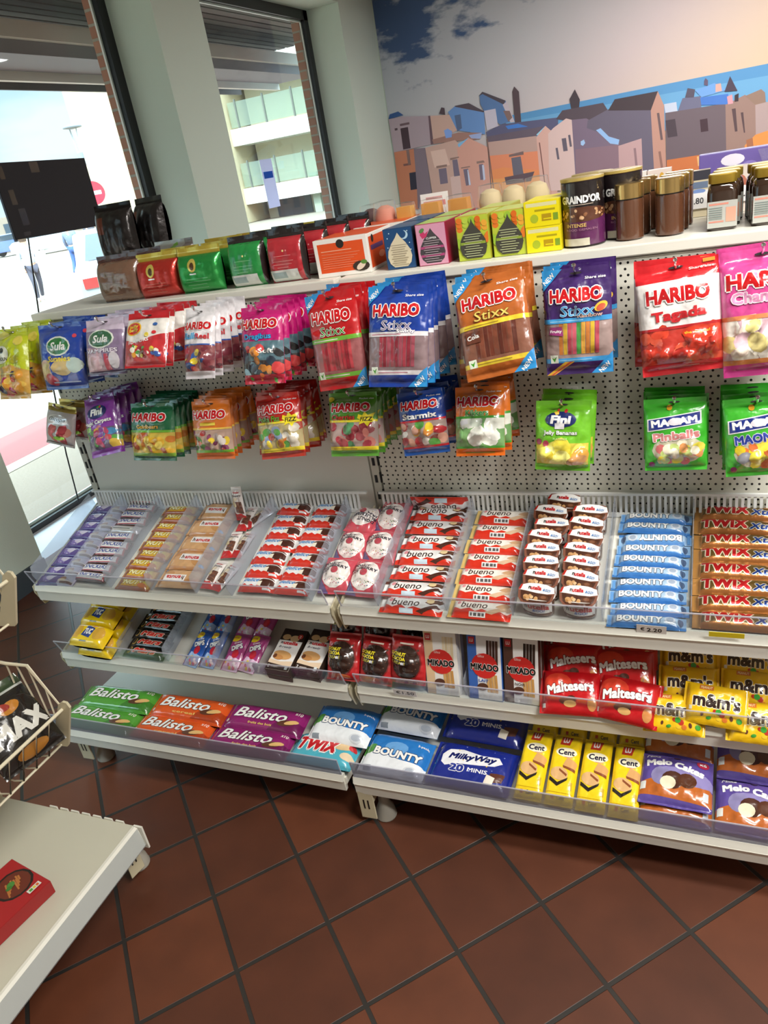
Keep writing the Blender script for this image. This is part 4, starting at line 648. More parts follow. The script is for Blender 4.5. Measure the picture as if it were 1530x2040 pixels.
carton('brown_stick_box', .083, .165, .022, 'efecea', mikado('54362c', 'NOIR', ['2a1812', '3a241c']), left=[('r', 0, 0, 1, 1, '4a2e26')], sides='4a2e26')
bar('red_malt_ball_pouch', .14, .098, .02, 'c0141c', [('e', .3, .7, .22, .24, 'd8402c'), t('Maltesers', .5, .58, .74, .24, WH, b=.05, o='6a0e12', ow=.045, rot=8, arc=.06), ('e', .42, .3, .09, .08, '5a2e1e'), ('e', .52, .34, .08, .09, '4a2216'), ('e', .5, .24, .1, .08, 'd8a868'), ('e', .84, .26, .07, .16, 'cf8a4c'), ('r', .05, .12, .11, .22, WH)], e0=.05, e1=.05)
bar('yellow_peanut_pouch', .125, .086, .018, 'eebf14', [t("m&m's", .52, .58, .74, .36, '2a1712', b=.05, o='f6ecd0', ow=.03), ('r', .24, .83, .46, .95, 'd8782c'), t('PEANUT', .35, .89, .18, .07, 'f6e6b0', b=.02), ('s', 99, 9, .3, .12, .9, .34, .035, .055, ['b8321e', '3a9a34', 'd8762a', '5a2e1e', 'e8c22a', '3a5ab8']), ('r', .1, .3, .15, .4, 'e8e0c0')], e0=.05, e1=.05)
# --- bottom shelf
def cereal_pack(name, bg, dk, L, sub): bar(name, L, .08, .022, bg, [('p', [(.6, .05), (1, .05), (1, .5), (.7, .4)], dk), t('Balisto', .46, .58, .66, .42, WH, b=.02, o='2a201a', ow=.025, sh=.35), ('e', .8, .36, .1, .12, '5a3626', 10), ('e', .86, .42, .08, .08, 'd8b070', 20), t('x10', .9, .82, .08, .14, 'e8e4da', sh=.2)] + ([t(sub, .5, .2, .3, .09, 'e8c46a')] if sub else []) + [('c', .08, .2, .02, 'e0dcd8')], e0=.03, e1=.03, amp=.05, box=6)
cereal_pack('green_cereal_bar_pack', '4f9a34', '3a7a2a', .275, '')
cereal_pack('orange_cereal_bar_pack', 'd9571e', 'a83c14', .262, 'cereal')
cereal_pack('purple_cereal_bar_pack', '8a1f68', '6a1450', .255, 'fruits des bois')
bar('blue_coconut_multipack', .178, .116, .022, '2a78c4', [('p', [(0, 0), (1, 0), (1, .3), (.6, .34), (.3, .44), (0, .42)], 'eef2f6'), ('e', .5, .62, .18, .16, '6aa4dc'), ('e', .1, .5, .12, .12, '5a9a4a', 30), ('e', .03, .55, .1, .08, '4a8a3a', -30), t('BOUNTY', .55, .46, .74, .2, 'f6f4f0', b=.05, o='24406a', ow=.05, rot=-3), t('5-pack', .88, .76, .16, .07, WH), ('e', .82, .12, .11, .1, 'd8dce2'), ('e', .82, .12, .08, .07, 'b4bcc8'), ('r', .1, .02, .22, .1, '8a949e')], e0=.03, e1=.03, amp=.06, box=6)
bar('turquoise_twin_bar_multipack', .19, .1, .022, '4fb0c4', [('e', .3, .75, .2, .14, 'd8a86a', 20), ('e', .72, .7, .14, .18, '6a3a26'), ('e', .8, .6, .14, .14, 'e0c090', 10), ('e', .9, .3, .1, .12, 'e8d2b0'), t('TWIX', .42, .52, .62, .46, 'c41e26', b=.06, o='f6f4f0', ow=.06, sh=.15), ('c', .92, .62, .05, 'c8343a')], e0=.03, e1=.03, amp=.05, box=6)
bar('navy_minis_bag', .21, .125, .022, '1a2a86', [('p', [(.14, .42), (.2, .34), (.34, .42), (.6, .46), (.78, .5), (.86, .6), (.8, .72), (.6, .7), (.36, .78), (.2, .74), (.13, .6)], 'eeeef2'), t('MilkyWay', .5, .59, .58, .19, '161e5e', b=.05, sh=.3, rot=3), t('20', .35, .33, .17, .16, '24348e', b=.06, o='f0f0f4', ow=.05), t('MINIS', .6, .33, .24, .09, 'e8e8f0', b=.03), ('p', [(.72, .12), (.9, .2), (.92, .38), (.76, .34)], '5a3024'), ('p', [(.7, .12), (.8, .1), (.82, .26), (.72, .3)], 'f0e6d6'), ('s', 95, 18, .05, .05, .95, .95, .006, .012, ['8a9ad8', 'c8d0f0', 'e8c24a'])], e0=.04, e1=.04)
pack('yellow_wafer_pack', .064, .182, .022, 'f2d01c', [('p', [(.26, .8), (.62, .8), (.7, .97), (.3, .97)], 'c23a26'), t('LU', .47, .885, .22, .1, WH, b=.05), ('e', .55, .69, .38, .07, 'f6efd2'), t('Cent', .55, .69, .6, .085, '1a1a3a', b=.04), ('r', .5, .615, .8, .625, 'd8a09a'), ('p', [(.5, .5), (.95, .46), (.98, .56), (.62, .62)], 'd8a468'), ('p', [(.52, .47), (.95, .42), (.95, .46), (.5, .5)], '8a4a2a'), ('e', .42, .38, .32, .09, 'dcb078', -12), ('p', [(.1, .33), (.4, .26), (.75, .34), (.72, .3), (.4, .21), (.1, .28)], '1d1712'), ('p', [(.4, .45), (.7, .38), (.68, .35), (.4, .42)], '8a4a2a'), ('r', .82, .18, .93, .28, 'c8a82a'), ('r', .24, .06, .34, .1, 'c23a26'), t('Cent', .58, .08, .28, .045, '2a2a3a', b=.02), ('r', 0, .135, 1, .14, 'd8b414')], e0=.02, e1=.02, amp=.03, box=8)
pack('purple_cake_pack', .15, .13, .024, '5a4a96', [('p', [(0, .12), (1, .08), (1, .36), (.8, .42), (.5, .38), (.2, .4), (0, .34)], 'b8642a'), ('e', .62, .5, .44, .16, '8f86bc', -5), ('e', .3, .46, .14, .18, '8a84b0'), ('e', .46, .4, .15, .17, '4a2a20'), ('e', .4, .34, .11, .12, 'e6e0c4'), ('e', .66, .42, .13, .14, '54301f'), t('Milka', .17, .9, .2, .09, WH, sh=.3), t('Melo', .26, .73, .36, .15, WH, b=.06, rot=6), t('Cakes', .68, .66, .42, .15, WH, b=.06, rot=-14), ('c', .86, .84, .085, 'b82a4a'), t('x6', .86, .84, .1, .08, WH, b=.03), ('r', .02, .2, .1, .34, 'dfe4e0'), ('r', .88, .14, .95, .28, 'c8d0d8'), ('e', .5, .92, .05, .06, '3a2420')], e0=.05, e1=.04)
# ================================================================== THE SHELVING UNIT
SL = math.atan2(.115, .35)                      # slope of the two tray shelves
def slope_frame(z): return frame((0, -.345, z), (1, 0, 0), (0, cos(SL), sin(SL)), (0, -sin(SL), cos(SL)))
FA, FB = slope_frame(.587), slope_frame(.345)
def pegboard_mat():
    m = bpy.data.materials.new('perforated_cream_steel'); m.use_nodes = True; t_ = m.node_tree; N = t_.nodes.new; L = t_.links.new
    b = t_.nodes['Principled BSDF']; b.inputs['Roughness'].default_value = .4
    tc = N('ShaderNodeTexCoord'); sp = N('ShaderNodeSeparateXYZ'); L(tc.outputs['Object'], sp.inputs[0])
    def mt(op, a, c=0):
        n = N('ShaderNodeMath'); n.operation = op
        for i, q in enumerate((a, c)):
            if isinstance(q, (int, float)): n.inputs[i].default_value = q
            else: L(q, n.inputs[i])
        return n.outputs[0]
    zr = mt('DIVIDE', sp.outputs[2], .0127); row = mt('FLOOR', zr); odd = mt('FLOORED_MODULO', row, 2)
    pitch = mt('ADD', .0149, mt('MULTIPLY', odd, .0099))
    fx = mt('MULTIPLY', mt('SUBTRACT', mt('FRACT', mt('DIVIDE', sp.outputs[0], pitch)), .5), pitch)
    fz = mt('MULTIPLY', mt('SUBTRACT', mt('FRACT', zr), .5), .0127)
    d = mt('SQRT', mt('ADD', mt('MULTIPLY', fx, fx), mt('MULTIPLY', fz, fz)))
    hole = mt('LESS_THAN', d, .0027)
    mx = N('ShaderNodeMixRGB'); L(hole, mx.inputs[0]); mx.inputs[1].default_value = lin('e2e0d4'); mx.inputs[2].default_value = lin('0c0c0c')
    L(mx.outputs[0], b.inputs['Base Color']); return m
PEG = pegboard_mat()
EDGE = clear_mat('acrylic_cut_edge', 'f4f4fa', .6, 'eeeef8', .2)
PANEL = mat('cream_back_panel', 'e4e3da', .42)
def tray_shelf(bay, x0, x1, z, fr, name, riser, frost):
    """sloped or flat shelf with bracket ends, price rail, clear front and back fence"""
    fy, tilt = -.345, SL
    m = MB(); m.prism([(-.345, z-.012), (-.345, z), (-.012, z+.1095), (-.012, z+.085)], x0+.006, x1-.006)
    sh = obj(name, m.mesh(name, SHELFW), bay)
    finish_shelf(sh, x0, x1, fy, z, riser, frost)
    b = z+.112; f = MB(); n = int((x1-x0-.04)/.0125)
    for i in range(n):
        x = x0+.02+i*.0125; f.prism([(-.030, b-.004), (-.026, b-.004), (-.022, b+.055), (-.027, b+.055)], x, x+.0062)
    f.box(x0+.012, x1-.012, -.03, -.022, b+.05, b+.056); f.box(x0+.012, x1-.012, -.031, -.024, b-.006, b+.004)
    obj('back_fence', f.mesh('back_fence', WHITEP), sh)
    for x in (x0+.001, x1-.005):
        k = MB(); k.prism([(-.352, z+.006), (-.352, z-.016), (-.334, z-.064), (-.322, z-.064), (-.01, z+.01), (-.01, z+.118)], x, x+.004)
        obj('bracket', k.mesh('bracket', BEIGE), sh)
    return sh
def finish_shelf(sh, x0, x1, fy, z, riser, frost):
    m = MB(); m.prism([(fy+.008, z+.012), (fy-.004, z+.012), (fy-.009, z-.006), (fy-.005, z-.008), (fy-.003, z-.042), (fy+.008, z-.042)], x0+.008, x1-.008)
    m.box(x0+.01, x1-.01, fy-.0095, fy-.004, z-.0075, z-.006)
    obj('price_rail', m.mesh('price_rail', RAIL), sh)
    dy, h = riser
    m = MB(); a = (fy-.003, z+.010); b = (fy-.003-dy, z+.010+h)
    m.prism([a, (a[0]+.0025, a[1]), (b[0]+.0025, b[1]), b], x0+.012, x1-.012)
    ac = obj('acrylic_front', m.mesh('acrylic_front', FROST if frost else ACRYL), sh)
    e = MB(); e.prism([b, (b[0]+.003, b[1]), (b[0]+.003, b[1]+.0022), (b[0], b[1]+.0022)], x0+.011, x1-.011)
    for x in (x0+.011, x1-.0135): e.prism([a, (a[0]+.003, a[1]), (b[0]+.003, b[1]), b], x, x+.0025)
    obj('acrylic_edge', e.mesh('acrylic_edge', EDGE), ac)
def bay(x0, x1, split, label, full=False):
    t_ = thing('shop_shelving_unit', label, 'shelving unit', Tr(0, 0, 0), 'bays of the sweets shelving')
    low = .70 if full else split
    p = MB(); p.box(x0+.022, x1-.002, -.002, .016, .1, low-.001); obj('back_panel', p.mesh('back_panel', PANEL), t_)
    if full: p = MB(); p.box(x0+.02, x1-.002, -.004, .016, low, split-.0012); obj('pegboard', p.mesh('pegboard', PEG), t_)
    p = MB(); p.box(x0+.014, x1-.002, -.004, .016, split, 1.286); pg = obj('pegboard', p.mesh('pegboard', PEG), t_)
    m = MB(); m.box(x0-.01, x0+.012, .0, .05, .05, 1.287, 'd8d6ca'); m.box(x0+.012, x0+.016, .004, .05, .05, 1.287, '8f8f88')
    k = .62
    while k < 1.25: m.box(x0+.0117, x0+.0165, -.001, .003, k, k+.03, '1c1c1c'); m.box(x0-.004, x0+.004, -.0008, .001, k, k+.022, '26262a'); k += .05
    obj('upright', m.mesh('upright', MATT), t_)
    m = MB(); m.box(x0+.001, x1-.001, -.012, .62, 1.289, 1.312); m.box(x0+.001, x1-.001, -.0135, -.012, 1.291, 1.31); obj('top_shelf', m.mesh('top_shelf', SHELFW, bevel=.0012), t_)
    tray_shelf(t_, x0, x1, .587, FA, 'upper_tray_shelf', (.018, .054), False)
    tray_shelf(t_, x0, x1, .345, FB, 'middle_tray_shelf', (.018, .052), False)
    m = MB(); m.box(x0+.004, x1-.004, -.463, .01, .128, .15); b = obj('base_shelf', m.mesh('base_shelf', SHELFW), t_)
    finish_shelf(b, x0, x1, -.463, .15, (.008, .056), True)
    m = MB(); m.box(x0+.03, x1-.03, -.02, .03, 0.01, .1); obj('rear_plinth', m.mesh('rear_plinth', SHELFW), t_)
    return t_
def leg_foot(parent, x, y, ax=1):
    """slotted foot plate and round levelling castor under a base shelf"""
    m = MB(); m.box(-.021, .021, -.004, .0, -.085, .005); m.box(-.02, .02, 0, .06, -.03, .005)
    ft = obj('foot', m.mesh('foot', BEIGE, bevel=.001), parent, Tr(x, y, .108) @ Rz(ax))
    m = MB(); m.box(-.009, -.005, -.0046, -.004, -.052, -.022); m.box(.003, .007, -.0046, -.004, -.052, -.022); obj('slot', m.mesh('slot', BLACKM), ft)
    m = MB(); m.lathe([(.012, -.02), (.015, -.06), (.024, -.08), (.028, -.104), (.026, -.108)], 20); obj('castor', m.mesh('castor', mat('dusty_grey_plastic', 'a19d92', .6), smooth=True), ft, Tr(.03, .035, 0))
bl = bay(-1, -.012, .91, 'cream shelving bay beside the shop window with half height pegboard')
br_ = bay(0, 1.06, .92, 'cream shelving bay with pegboard down to its tray, next to the two jars', True)
br_['label'] = 'cream shelving bay away from the window, pegboard reaching down to its top tray'
leg_foot(br_, .03, -.462); leg_foot(bl, -.94, -.44)

def divider(fr, x, h, front, label, rot=0):
    m = MB(); L = .325
    m.prism([(0.002, .004), (0.0, h*.6), (.012, h), (L, h*.98), (L, .004)], -.0012, .0012)
    o = obj('tray_divider', m.mesh('tray_divider', DIVID), None, fr @ Tr(x, .012, 0))
    tag(o, label, 'divider', 'clear plastic tray dividers')
for x, d in ((-.988, 'end wall outside the purple bars'), (-.855, 'divider between purple and white bars'), (-.716, 'divider between white and yellow bars'), (-.573, 'divider between yellow bars and tan wafers'), (-.424, 'divider between tan wafers and white cereal bars'),
             (-.312, 'divider between cereal bars and milk cakes'), (-.078, 'divider between milk cakes and pink donuts'), (.104, 'divider between pink donuts and white wafer bars'), (.275, 'divider between the two kinds of wafer bar'), (.43, 'divider between gold ended wafers and spread cups'), (.624, 'divider between spread cups and blue bars'), (.797, 'divider between blue bars and gold bars')):
    divider(FA, x, .062, 0, 'clear plastic '+d+' on the top tray', 0)
for x, d in ((-.765, 'divider between yellow crackers and black bars'), (-.6, 'divider between black bars and blue sachets'), (-.425, 'divider between blue and pink sachets'), (.295, 'divider between the white and blue stick boxes'), (.7, 'divider between red and yellow pouches')):
    divider(FB, x, .058, 0, 'clear plastic '+d+' on the middle tray', 0)

# ================================================================== PACKS IN THE TRAYS
R = random.Random(5)
def place_of(i, n): return 'nearest the front rail' if i == 0 else 'at the back of its tray' if i == n-1 else ORD[i]+' from the front'
def tray_row(fr, design, name, cat, desc, group, x, s0, s1, n, n_up=None, jit=1.0, tilt=0, flips=(), skip=None):
    d = DES[design]; up = (d['T']*.82+.0015) if n_up is None else n_up
    for i in range(n):
        s = s0+(s1-s0)*i/max(n-1, 1)
        M = fr @ Tr(x+R.uniform(-.005, .005)*jit, s+R.uniform(-.0015, .0015)*jit, up+R.uniform(0, .0015)) @ Rz(R.uniform(-2.6, 2.6)*jit+(180 if i in flips else 0)) @ Rx(tilt+R.uniform(-4, 4)*jit)
        put(skip[i] if skip and i in skip else design, name, desc+', '+place_of(i, n), cat, group, M)
tray_row(FA, 'purple_chocolate_bar', 'chocolate_bar', 'chocolate bar', 'purple chocolate bar with white flower swirl', 'purple bars in the top tray', -.917, .018, .313, 9)
tray_row(FA, 'white_peanut_bar', 'chocolate_bar', 'chocolate bar', 'white and brown chocolate bar with blue letters', 'white bars with blue letters', -.795, .04, .352, 11, skip={6: 'silver_back_bar'})
for o in COL.objects:
    if o.get('label', '').startswith('white and brown chocolate bar with blue letters, seventh'): o['label'] = 'silver grey chocolate bar turned face down in the row of blue lettered bars'
tray_row(FA, 'yellow_peanut_bar', 'chocolate_bar', 'chocolate bar', 'yellow and caramel chocolate bar', 'yellow bars in the top tray', -.637, .02, .312, 9)
tray_row(FA, 'tan_wafer_pack', 'wafer_pack', 'wafer pack', 'tan wafer pack with a white name panel', 'tan wafer packs', -.495, .05, .311, 5, flips=(0, 4), jit=.8)
for x, s, a, d in ((-.395, .075, -4, 'outer one of the front pair'), (-.355, .07, -14, 'inner one of the front pair, tilted'), (-.394, .185, 6, 'outer one of the middle pair'), (-.356, .188, -4, 'inner one of the middle pair'), (-.392, .288, 2, 'outer one of the back pair'), (-.352, .295, -36, 'slanting across the back pair')):
    put('white_cereal_bar', 'cereal_bar', 'white chocolate cereal bar with red end, '+d, 'cereal bar', 'white cereal bars', FA @ Tr(x, s, .012) @ Rz(a))
put('white_cereal_bar', 'cereal_bar', 'white chocolate cereal bar standing up against the back fence', 'cereal bar', 'white cereal bars', FA @ Tr(-.408, .305, .058) @ Rx(62) @ Rz(3))
for x, d in ((-.245, 'beside the cereal bars'), (-.136, 'beside the donuts')):
    tray_row(FA, 'milk_cake_bar', 'cake_bar', 'cake bar', 'white and red cake bar '+d, 'white and red cake bars', x, .045, .325, 7, jit=.9)
for x, s, a, d in ((-.024, .088, 2, 'front, beside the milk cakes'), (.057, .085, -3, 'front, beside the wafer bars'), (-.016, .186, -4, 'middle row, beside the milk cakes'), (.062, .188, 3, 'middle row, beside the wafer bars'), (-.012, .283, 172, 'back row, turned upside down'), (.063, .292, -5, 'back row, upright beside the upside down one')):
    put('pink_donut_bag', 'donut_bag', 'pink donut bag '+d, 'donut', 'pink donut bags', FA @ Tr(x, s, .021) @ Rz(a) @ Rx(8))
tray_row(FA, 'white_wafer_bar', 'wafer_bar', 'wafer bar', 'white and red wafer bar', 'white wafer bars', .188, .012, .318, 7, jit=.9)
put('white_wafer_bar', 'wafer_bar', 'white and red wafer bar on edge against the back fence', 'wafer bar', 'white wafer bars', FA @ Tr(.187, .336, .04) @ Rx(95) @ Rz(180))
tray_row(FA, 'gold_wafer_bar', 'wafer_bar', 'wafer bar', 'white and red wafer bar with gold ends', 'gold ended wafer bars', .353, .015, .307, 7, jit=.9)
tray_row(FA, 'blue_coconut_bar', 'coconut_bar', 'coconut bar', 'blue and white coconut bar', 'blue coconut bars', .711, .012, .315, 10, flips=(7,))
tray_row(FA, 'gold_twin_bar', 'twin_bar', 'chocolate bar', 'gold twin chocolate bar with red letters', 'gold twin bars', .893, .028, .332, 8, jit=.9)

# the little hazelnut spread cups: cup, printed label, peel-off lid
def cup_meshes():
    b = MB(); b.lathe([(.030, 0), (.033, .004), (.037, .05), (.039, .052)], 26, ['5a3424', '7a4a34', 'd8d2cc'], 1.05, .5, power=2.6)
    lab = MB(); ops = [('r', 0, 0, 1, 1, 'efece8'), ('p', [(0, 0), (1, 0), (1, .18), (.5, .05), (0, .18)], '5a3424'), t('n', .2, .6, .1, .34, '1a1a1a', b=.05), t('utella', .58, .64, .62, .46, 'c4222a', b=.05), t('&GO!', .56, .3, .36, .24, '3a6ab8', b=.03, sh=.2)]
    W, H = .074, .036
    def place(x, y, z, n):
        a = (x/W-.5)*2.1; r = (.0345+.004*y/H)*1.006+z
        return (r*1.05*sin(a), -r*.5*cos(a)*(1+.12*sin(a)**2), .008+y), (sin(a), -cos(a), 0)
    surface(ops, W, H, 'efece8', lambda x, y: 0, spaced(0, W, 10, 0), [0, H/2, H], lambda a, c: lab, place)
    lid = MB(); arch = [(-.041, .008), (-.036, .018)]+[(.041*sin(a), .017+.007*cos(a)) for a in (-1, -.6, -.2, .2, .6, 1)]+[(.036, .018), (.041, .008), (.038, -.012), (.03, -.022), (0, -.025), (-.03, -.022), (-.038, -.012)]
    lid.face([(x, y, .0016) for x, y in arch][::-1], '7a4a38'); lid.face([(x, y, 0) for x, y in arch], 'b3261f')
    for i in range(len(arch)):
        p, q = arch[i-1], arch[i]; lid.face([(p[0], p[1], 0), (q[0], q[1], 0), (q[0], q[1], .0016), (p[0], p[1], .0016)], 'd8d4d0')
    W2, H2 = .08, .049
    def shp(pts): return [(p[0]/W2+.5, (p[1]+.025)/H2) for p in pts]
    ops = [('p', [(.06, .62), (.2, .58), (.8, .5), (.94, .52), (.9, .24), (.8, .1), (.5, .03), (.2, .1), (.1, .24)], '4a2a1e'), ('p', [(0, .62), (.04, .86), (.1, .88), (.26, .97), (.5, 1), (.74, .97), (.9, .88), (.96, .86), (1, .6), (.8, .53), (.5, .54), (.2, .6)], 'efedeb'), ('p', [(0, .62), (.04, .86), (.1, .88), (.06, .64)], 'b3261f'),
           ('s', 7, 9, .2, .2, .55, .42, .045, .07, ['c89a68', 'dcb88c', 'a87848']), ('e', .72, .34, .14, .12, '5a3624'), ('e', .72, .36, .08, .07, '7a4e36'), t('n', .30, .762, .07, .14, '1a1a1a', b=.05), t('utella', .48, .77, .3, .2, 'c4222a', b=.05), t('&GO!', .78, .7, .22, .12, '4a86c8', b=.02, sh=.2, rot=-6)]
    flat_art(lid, ops, W2, H2, Tr(0, -.0005, .0017))
    return b.mesh('spread_cup', FILM, smooth=True), lab.mesh('label', CARD), lid.mesh('foil_lid', FILM)
cb, cl_, cd = cup_meshes()
def spread_cup(x, s, label, a):
    o = obj('spread_cup', cb, None, FA @ Tr(x, s+.012, .002) @ Rx(-6) @ Rz(a)); tag(o, label, 'spread cup', 'hazelnut spread cups')
    obj('label', cl_, o); obj('foil_lid', cd, o, Tr(0, -.003, .056) @ Rx(24))
for k, (xx, ss, d) in enumerate(((.484, (.022, .066, .106, .146, .186, .226, .268), 'beside the gold ended wafers'), (.569, (.022, .066, .108, .149, .19, .231, .271), 'beside the blue bars'))):
    for i, s in enumerate(ss):
        spread_cup(xx+R.uniform(-.006, .006), s, 'spread cup in the column %s, %s' % (d, place_of(i, 7)), R.uniform(-7, 7)-(4 if k else 2))
spread_cup(.508, .308, 'hazelnut spread cup alone in a last row by the back fence', -6)

# ---- middle shelf
for s, nup, d in ((.022, .026, 'front bottom'), (.022, .074, 'front top'), (.092, .026, 'second row bottom'), (.092, .074, 'second row top'), (.16, .026, 'third row bottom'), (.16, .074, 'third row top')):
    put('yellow_cracker_pack', 'cracker_pack', 'yellow cracker pack, %s of its stack' % d, 'cracker pack', 'yellow cracker packs', FB @ Tr(-.843-.12*s, s, nup) @ Rz(-3+R.uniform(-2, 2)) @ Rx(R.uniform(0, 4)))
tray_row(FB, 'black_chocolate_bar', 'chocolate_bar', 'chocolate bar', 'black chocolate bar with red letters', 'black chocolate bars', -.683, .022, .182, 6, n_up=.018)
for c, xs_, dsg, dd in (('blue', (-.505, -.45), 'blue_dip_sachet', 'blue'), ('pink', (-.378, -.318), 'pink_dip_sachet', 'pink')):
    for j, (s, nu, rw) in enumerate(((.055, .024, 'front row'), (.16, .03, 'back row'))):
        for i, x in enumerate(xs_):
            put(dsg, 'sweets_sachet', '%s lolly dip sachet, %s, %s its divider' % (dd, rw, 'beside' if i == 0 else 'away from'), 'sachet', dd+' dip sachets', FB @ Tr(x, s, nu+.004*i) @ Rz(-6+R.uniform(-4, 4)) @ Rx(10))
for i, (x, d) in enumerate(((-.213, 'beside the pink sachets'), (-.128, 'beside the brown donuts'))):
    for lv in (0, 1):
        put('biscuit_stick_box', 'biscuit_box', 'hazelnut spread biscuit box %s, %s of two' % (d, 'lower' if lv == 0 else 'upper'), 'biscuit box', 'hazelnut biscuit boxes', FB @ Tr(x+.004*lv, .062+.006*i, .026+.026*lv) @ Rz(-3-i))
for x, y, z, lean, a, d in ((-.028, -.318, .423, 34, 0, 'front row, beside the biscuit boxes'), (.066, -.318, .423, 30, -4, 'front row, in the middle'), (.153, -.322, .436, 22, -2, 'front row, beside the white stick box'),
                            (-.05, -.235, .47, 32, 3, 'second row, beside the biscuit boxes'), (.05, -.235, .472, 34, -3, 'second row, in the middle'), (.15, -.235, .472, 30, 4, 'second row, beside the white stick box')):
    put('brown_donut_bag', 'donut_bag', 'cocoa donut in red bag, '+d, 'donut', 'cocoa donut bags', Tr(x, y, z) @ Rx(90-lean) @ Rz(a))
for dsg, x, a, d in (('white_stick_box', .239, 3, 'white biscuit stick box with red disc, pale stripe'), ('blue_stick_box', .347, 1, 'blue and white biscuit stick box with red disc'), ('brown_stick_box', .434, 0, 'dark brown and white biscuit stick box with red disc')):
    for k in (0, 1):
        put(dsg, 'biscuit_stick_box', d+(', at the front rail' if k == 0 else ', behind its twin'), 'biscuit box', 'biscuit stick boxes', Tr(x+.002*k, -.328+.03*k, .439+.012*k) @ Rz(-2) @ Rx(77) @ Rz(a*.5))
for x, s, nu, a, tl, d in ((.545, .03, .037, 3, 24, 'front row, beside the stick boxes'), (.668, .026, .037, -8, 24, 'front row, beside the yellow pouches'), (.543, .098, .046, 5, 24, 'second row, beside the stick boxes'), (.655, .096, .046, 2, 24, 'second row, beside the yellow pouches'), (.535, .16, .05, 0, 22, 'third row, beside the stick boxes'), (.655, .158, .05, 4, 22, 'third row, beside the yellow pouches')):
    put('red_malt_ball_pouch', 'malt_ball_pouch', 'red malt ball pouch, '+d, 'sweets pouch', 'red malt ball pouches', FB @ Tr(x, s, nu) @ Rz(a) @ Rx(tl))
for x, s, nu, a, d in ((.765, .016, .022, 0, 'front row, beside the red pouches'), (.846, .03, .048, -5, 'front row, lying on top of two others'), (.93, .016, .022, -1, 'front row, last before the picture ends'), (.793, .085, .03, 1, 'second row, beside the red pouches'), (.92, .088, .03, -2, 'second row, away from the red pouches'), (.793, .15, .035, 2, 'third row, beside the red pouches'), (.915, .15, .035, -3, 'third row, away from the red pouches')):
    put('yellow_peanut_pouch', 'peanut_pouch', 'yellow peanut sweets pouch, '+d, 'sweets pouch', 'yellow peanut pouches', FB @ Tr(x, s, nu) @ Rz(a) @ Rx(22))

# ---- bottom shelf
for dsg, x, c, cat in (('green_cereal_bar_pack', -.84, 'green', 0), ('orange_cereal_bar_pack', -.575, 'orange', 0), ('purple_cereal_bar_pack', -.315, 'purple', 0)):
    for y, z, d in ((-.421, .173, 'front row'), (-.352, .194, 'back row')):
        put(dsg, 'cereal_bar_pack', c+' cereal bar multipack, '+d, 'cereal bar pack', c+' cereal bar packs', Tr(x+(.014 if y > -.4 else -.008)+R.uniform(-.004, .004), y, z) @ Rz(R.uniform(-1.5, 1.5)) @ Rx(11 if y > -.4 else 5))
for x, y, z, a, d in ((-.066, -.335, .199, -1, 'behind the turquoise pack'), (.106, -.397, .178, -3, 'beside the navy bags, front'), (.108, -.265, .2, -3, 'beside the navy bags, behind')):
    put('blue_coconut_multipack', 'coconut_bar_pack', 'blue and white coconut bar multipack, '+d, 'coconut bar pack', 'blue coconut multipacks', Tr(x, y, z) @ Rz(a) @ Rx(9))
put('turquoise_twin_bar_multipack', 'twin_bar_pack', 'turquoise twin bar multipack with red letters in front of blue and white one', 'chocolate bar pack', None, Tr(-.096, -.408, .170) @ Rz(-1))
for x, y, z, tl, d in ((.306, -.396, .18, 7, 'front one'), (.314, -.262, .212, 16, 'behind the front one')):
    put('navy_minis_bag', 'minis_bag', 'navy blue bag of mini bars, '+d, 'chocolate bag', 'navy bags of mini bars', Tr(x, y, z) @ Rz(-3) @ Rx(tl))
for i in range(4):
    x = .456+.0705*i
    put('yellow_wafer_pack', 'wafer_pack', 'yellow wafer pack, %s from the navy bags, front row' % ORD[i], 'wafer pack', 'yellow wafer packs', Tr(x-.002, -.373-.002*i, .199-.001*i) @ Rz(-1.5) @ Rx(16))
    put('yellow_wafer_pack', 'wafer_pack', 'yellow wafer pack, %s from the navy bags, behind and mostly hidden' % ORD[i], 'wafer pack', 'yellow wafer packs', Tr(x+.004, -.185, .215) @ Rz(-1) @ Rx(14))
for x, y, z, tl, d in ((.77, -.392, .172, 2, 'beside the yellow packs, lower'), (.77, -.374, .209, 9, 'beside the yellow packs, on top'), (.774, -.245, .222, 18, 'beside the yellow packs, behind'), (.926, -.396, .185, 10, 'last before the picture ends, front'), (.93, -.275, .22, 16, 'last before the picture ends, behind')):
    put('purple_cake_pack', 'cake_pack', 'purple marshmallow cake pack, '+d, 'cake pack', 'purple cake packs', Tr(x, y, z) @ Rz(-2) @ Rx(tl))

# ---- price cards
def card(name, W, H, base, ops, label, M, cat='price card'):
    m = MB(); m.box(-W/2, W/2, -H/2, H/2, -.0006, 0, base); flat_art(m, ops, W, H, Tr(0, 0, .0001))
    return tag(obj(name, m.mesh(name, CARD), None, M), label, cat)
UP = lambda x, y, z, lean=12, a=0: Tr(x, y, z) @ Rx(90-lean) @ Rz(a)
card('price_card', .058, .024, 'e9e8e4', [t('€', .2, .5, .14, .42, BK, b=.02), t('2.20', .6, .46, .5, .46, BK, b=.02)], 'white price card handwritten 2.20 in front of the blue bars', UP(.722, -.3545, .600, -14, -2))
card('price_card', .064, .014, 'f0dc20', [], 'yellow price strip on the rail below the gold twin bars', UP(.862, -.3625, .605, -14))
card('price_card', .10, .034, 'b9b4c4', [t('1.40', .5, .5, .8, .6, WH, b=.01, sh=.2)], 'handwritten 1.40 card behind the clear front below the pink sachets', UP(-.25, -.345, .372, 6))
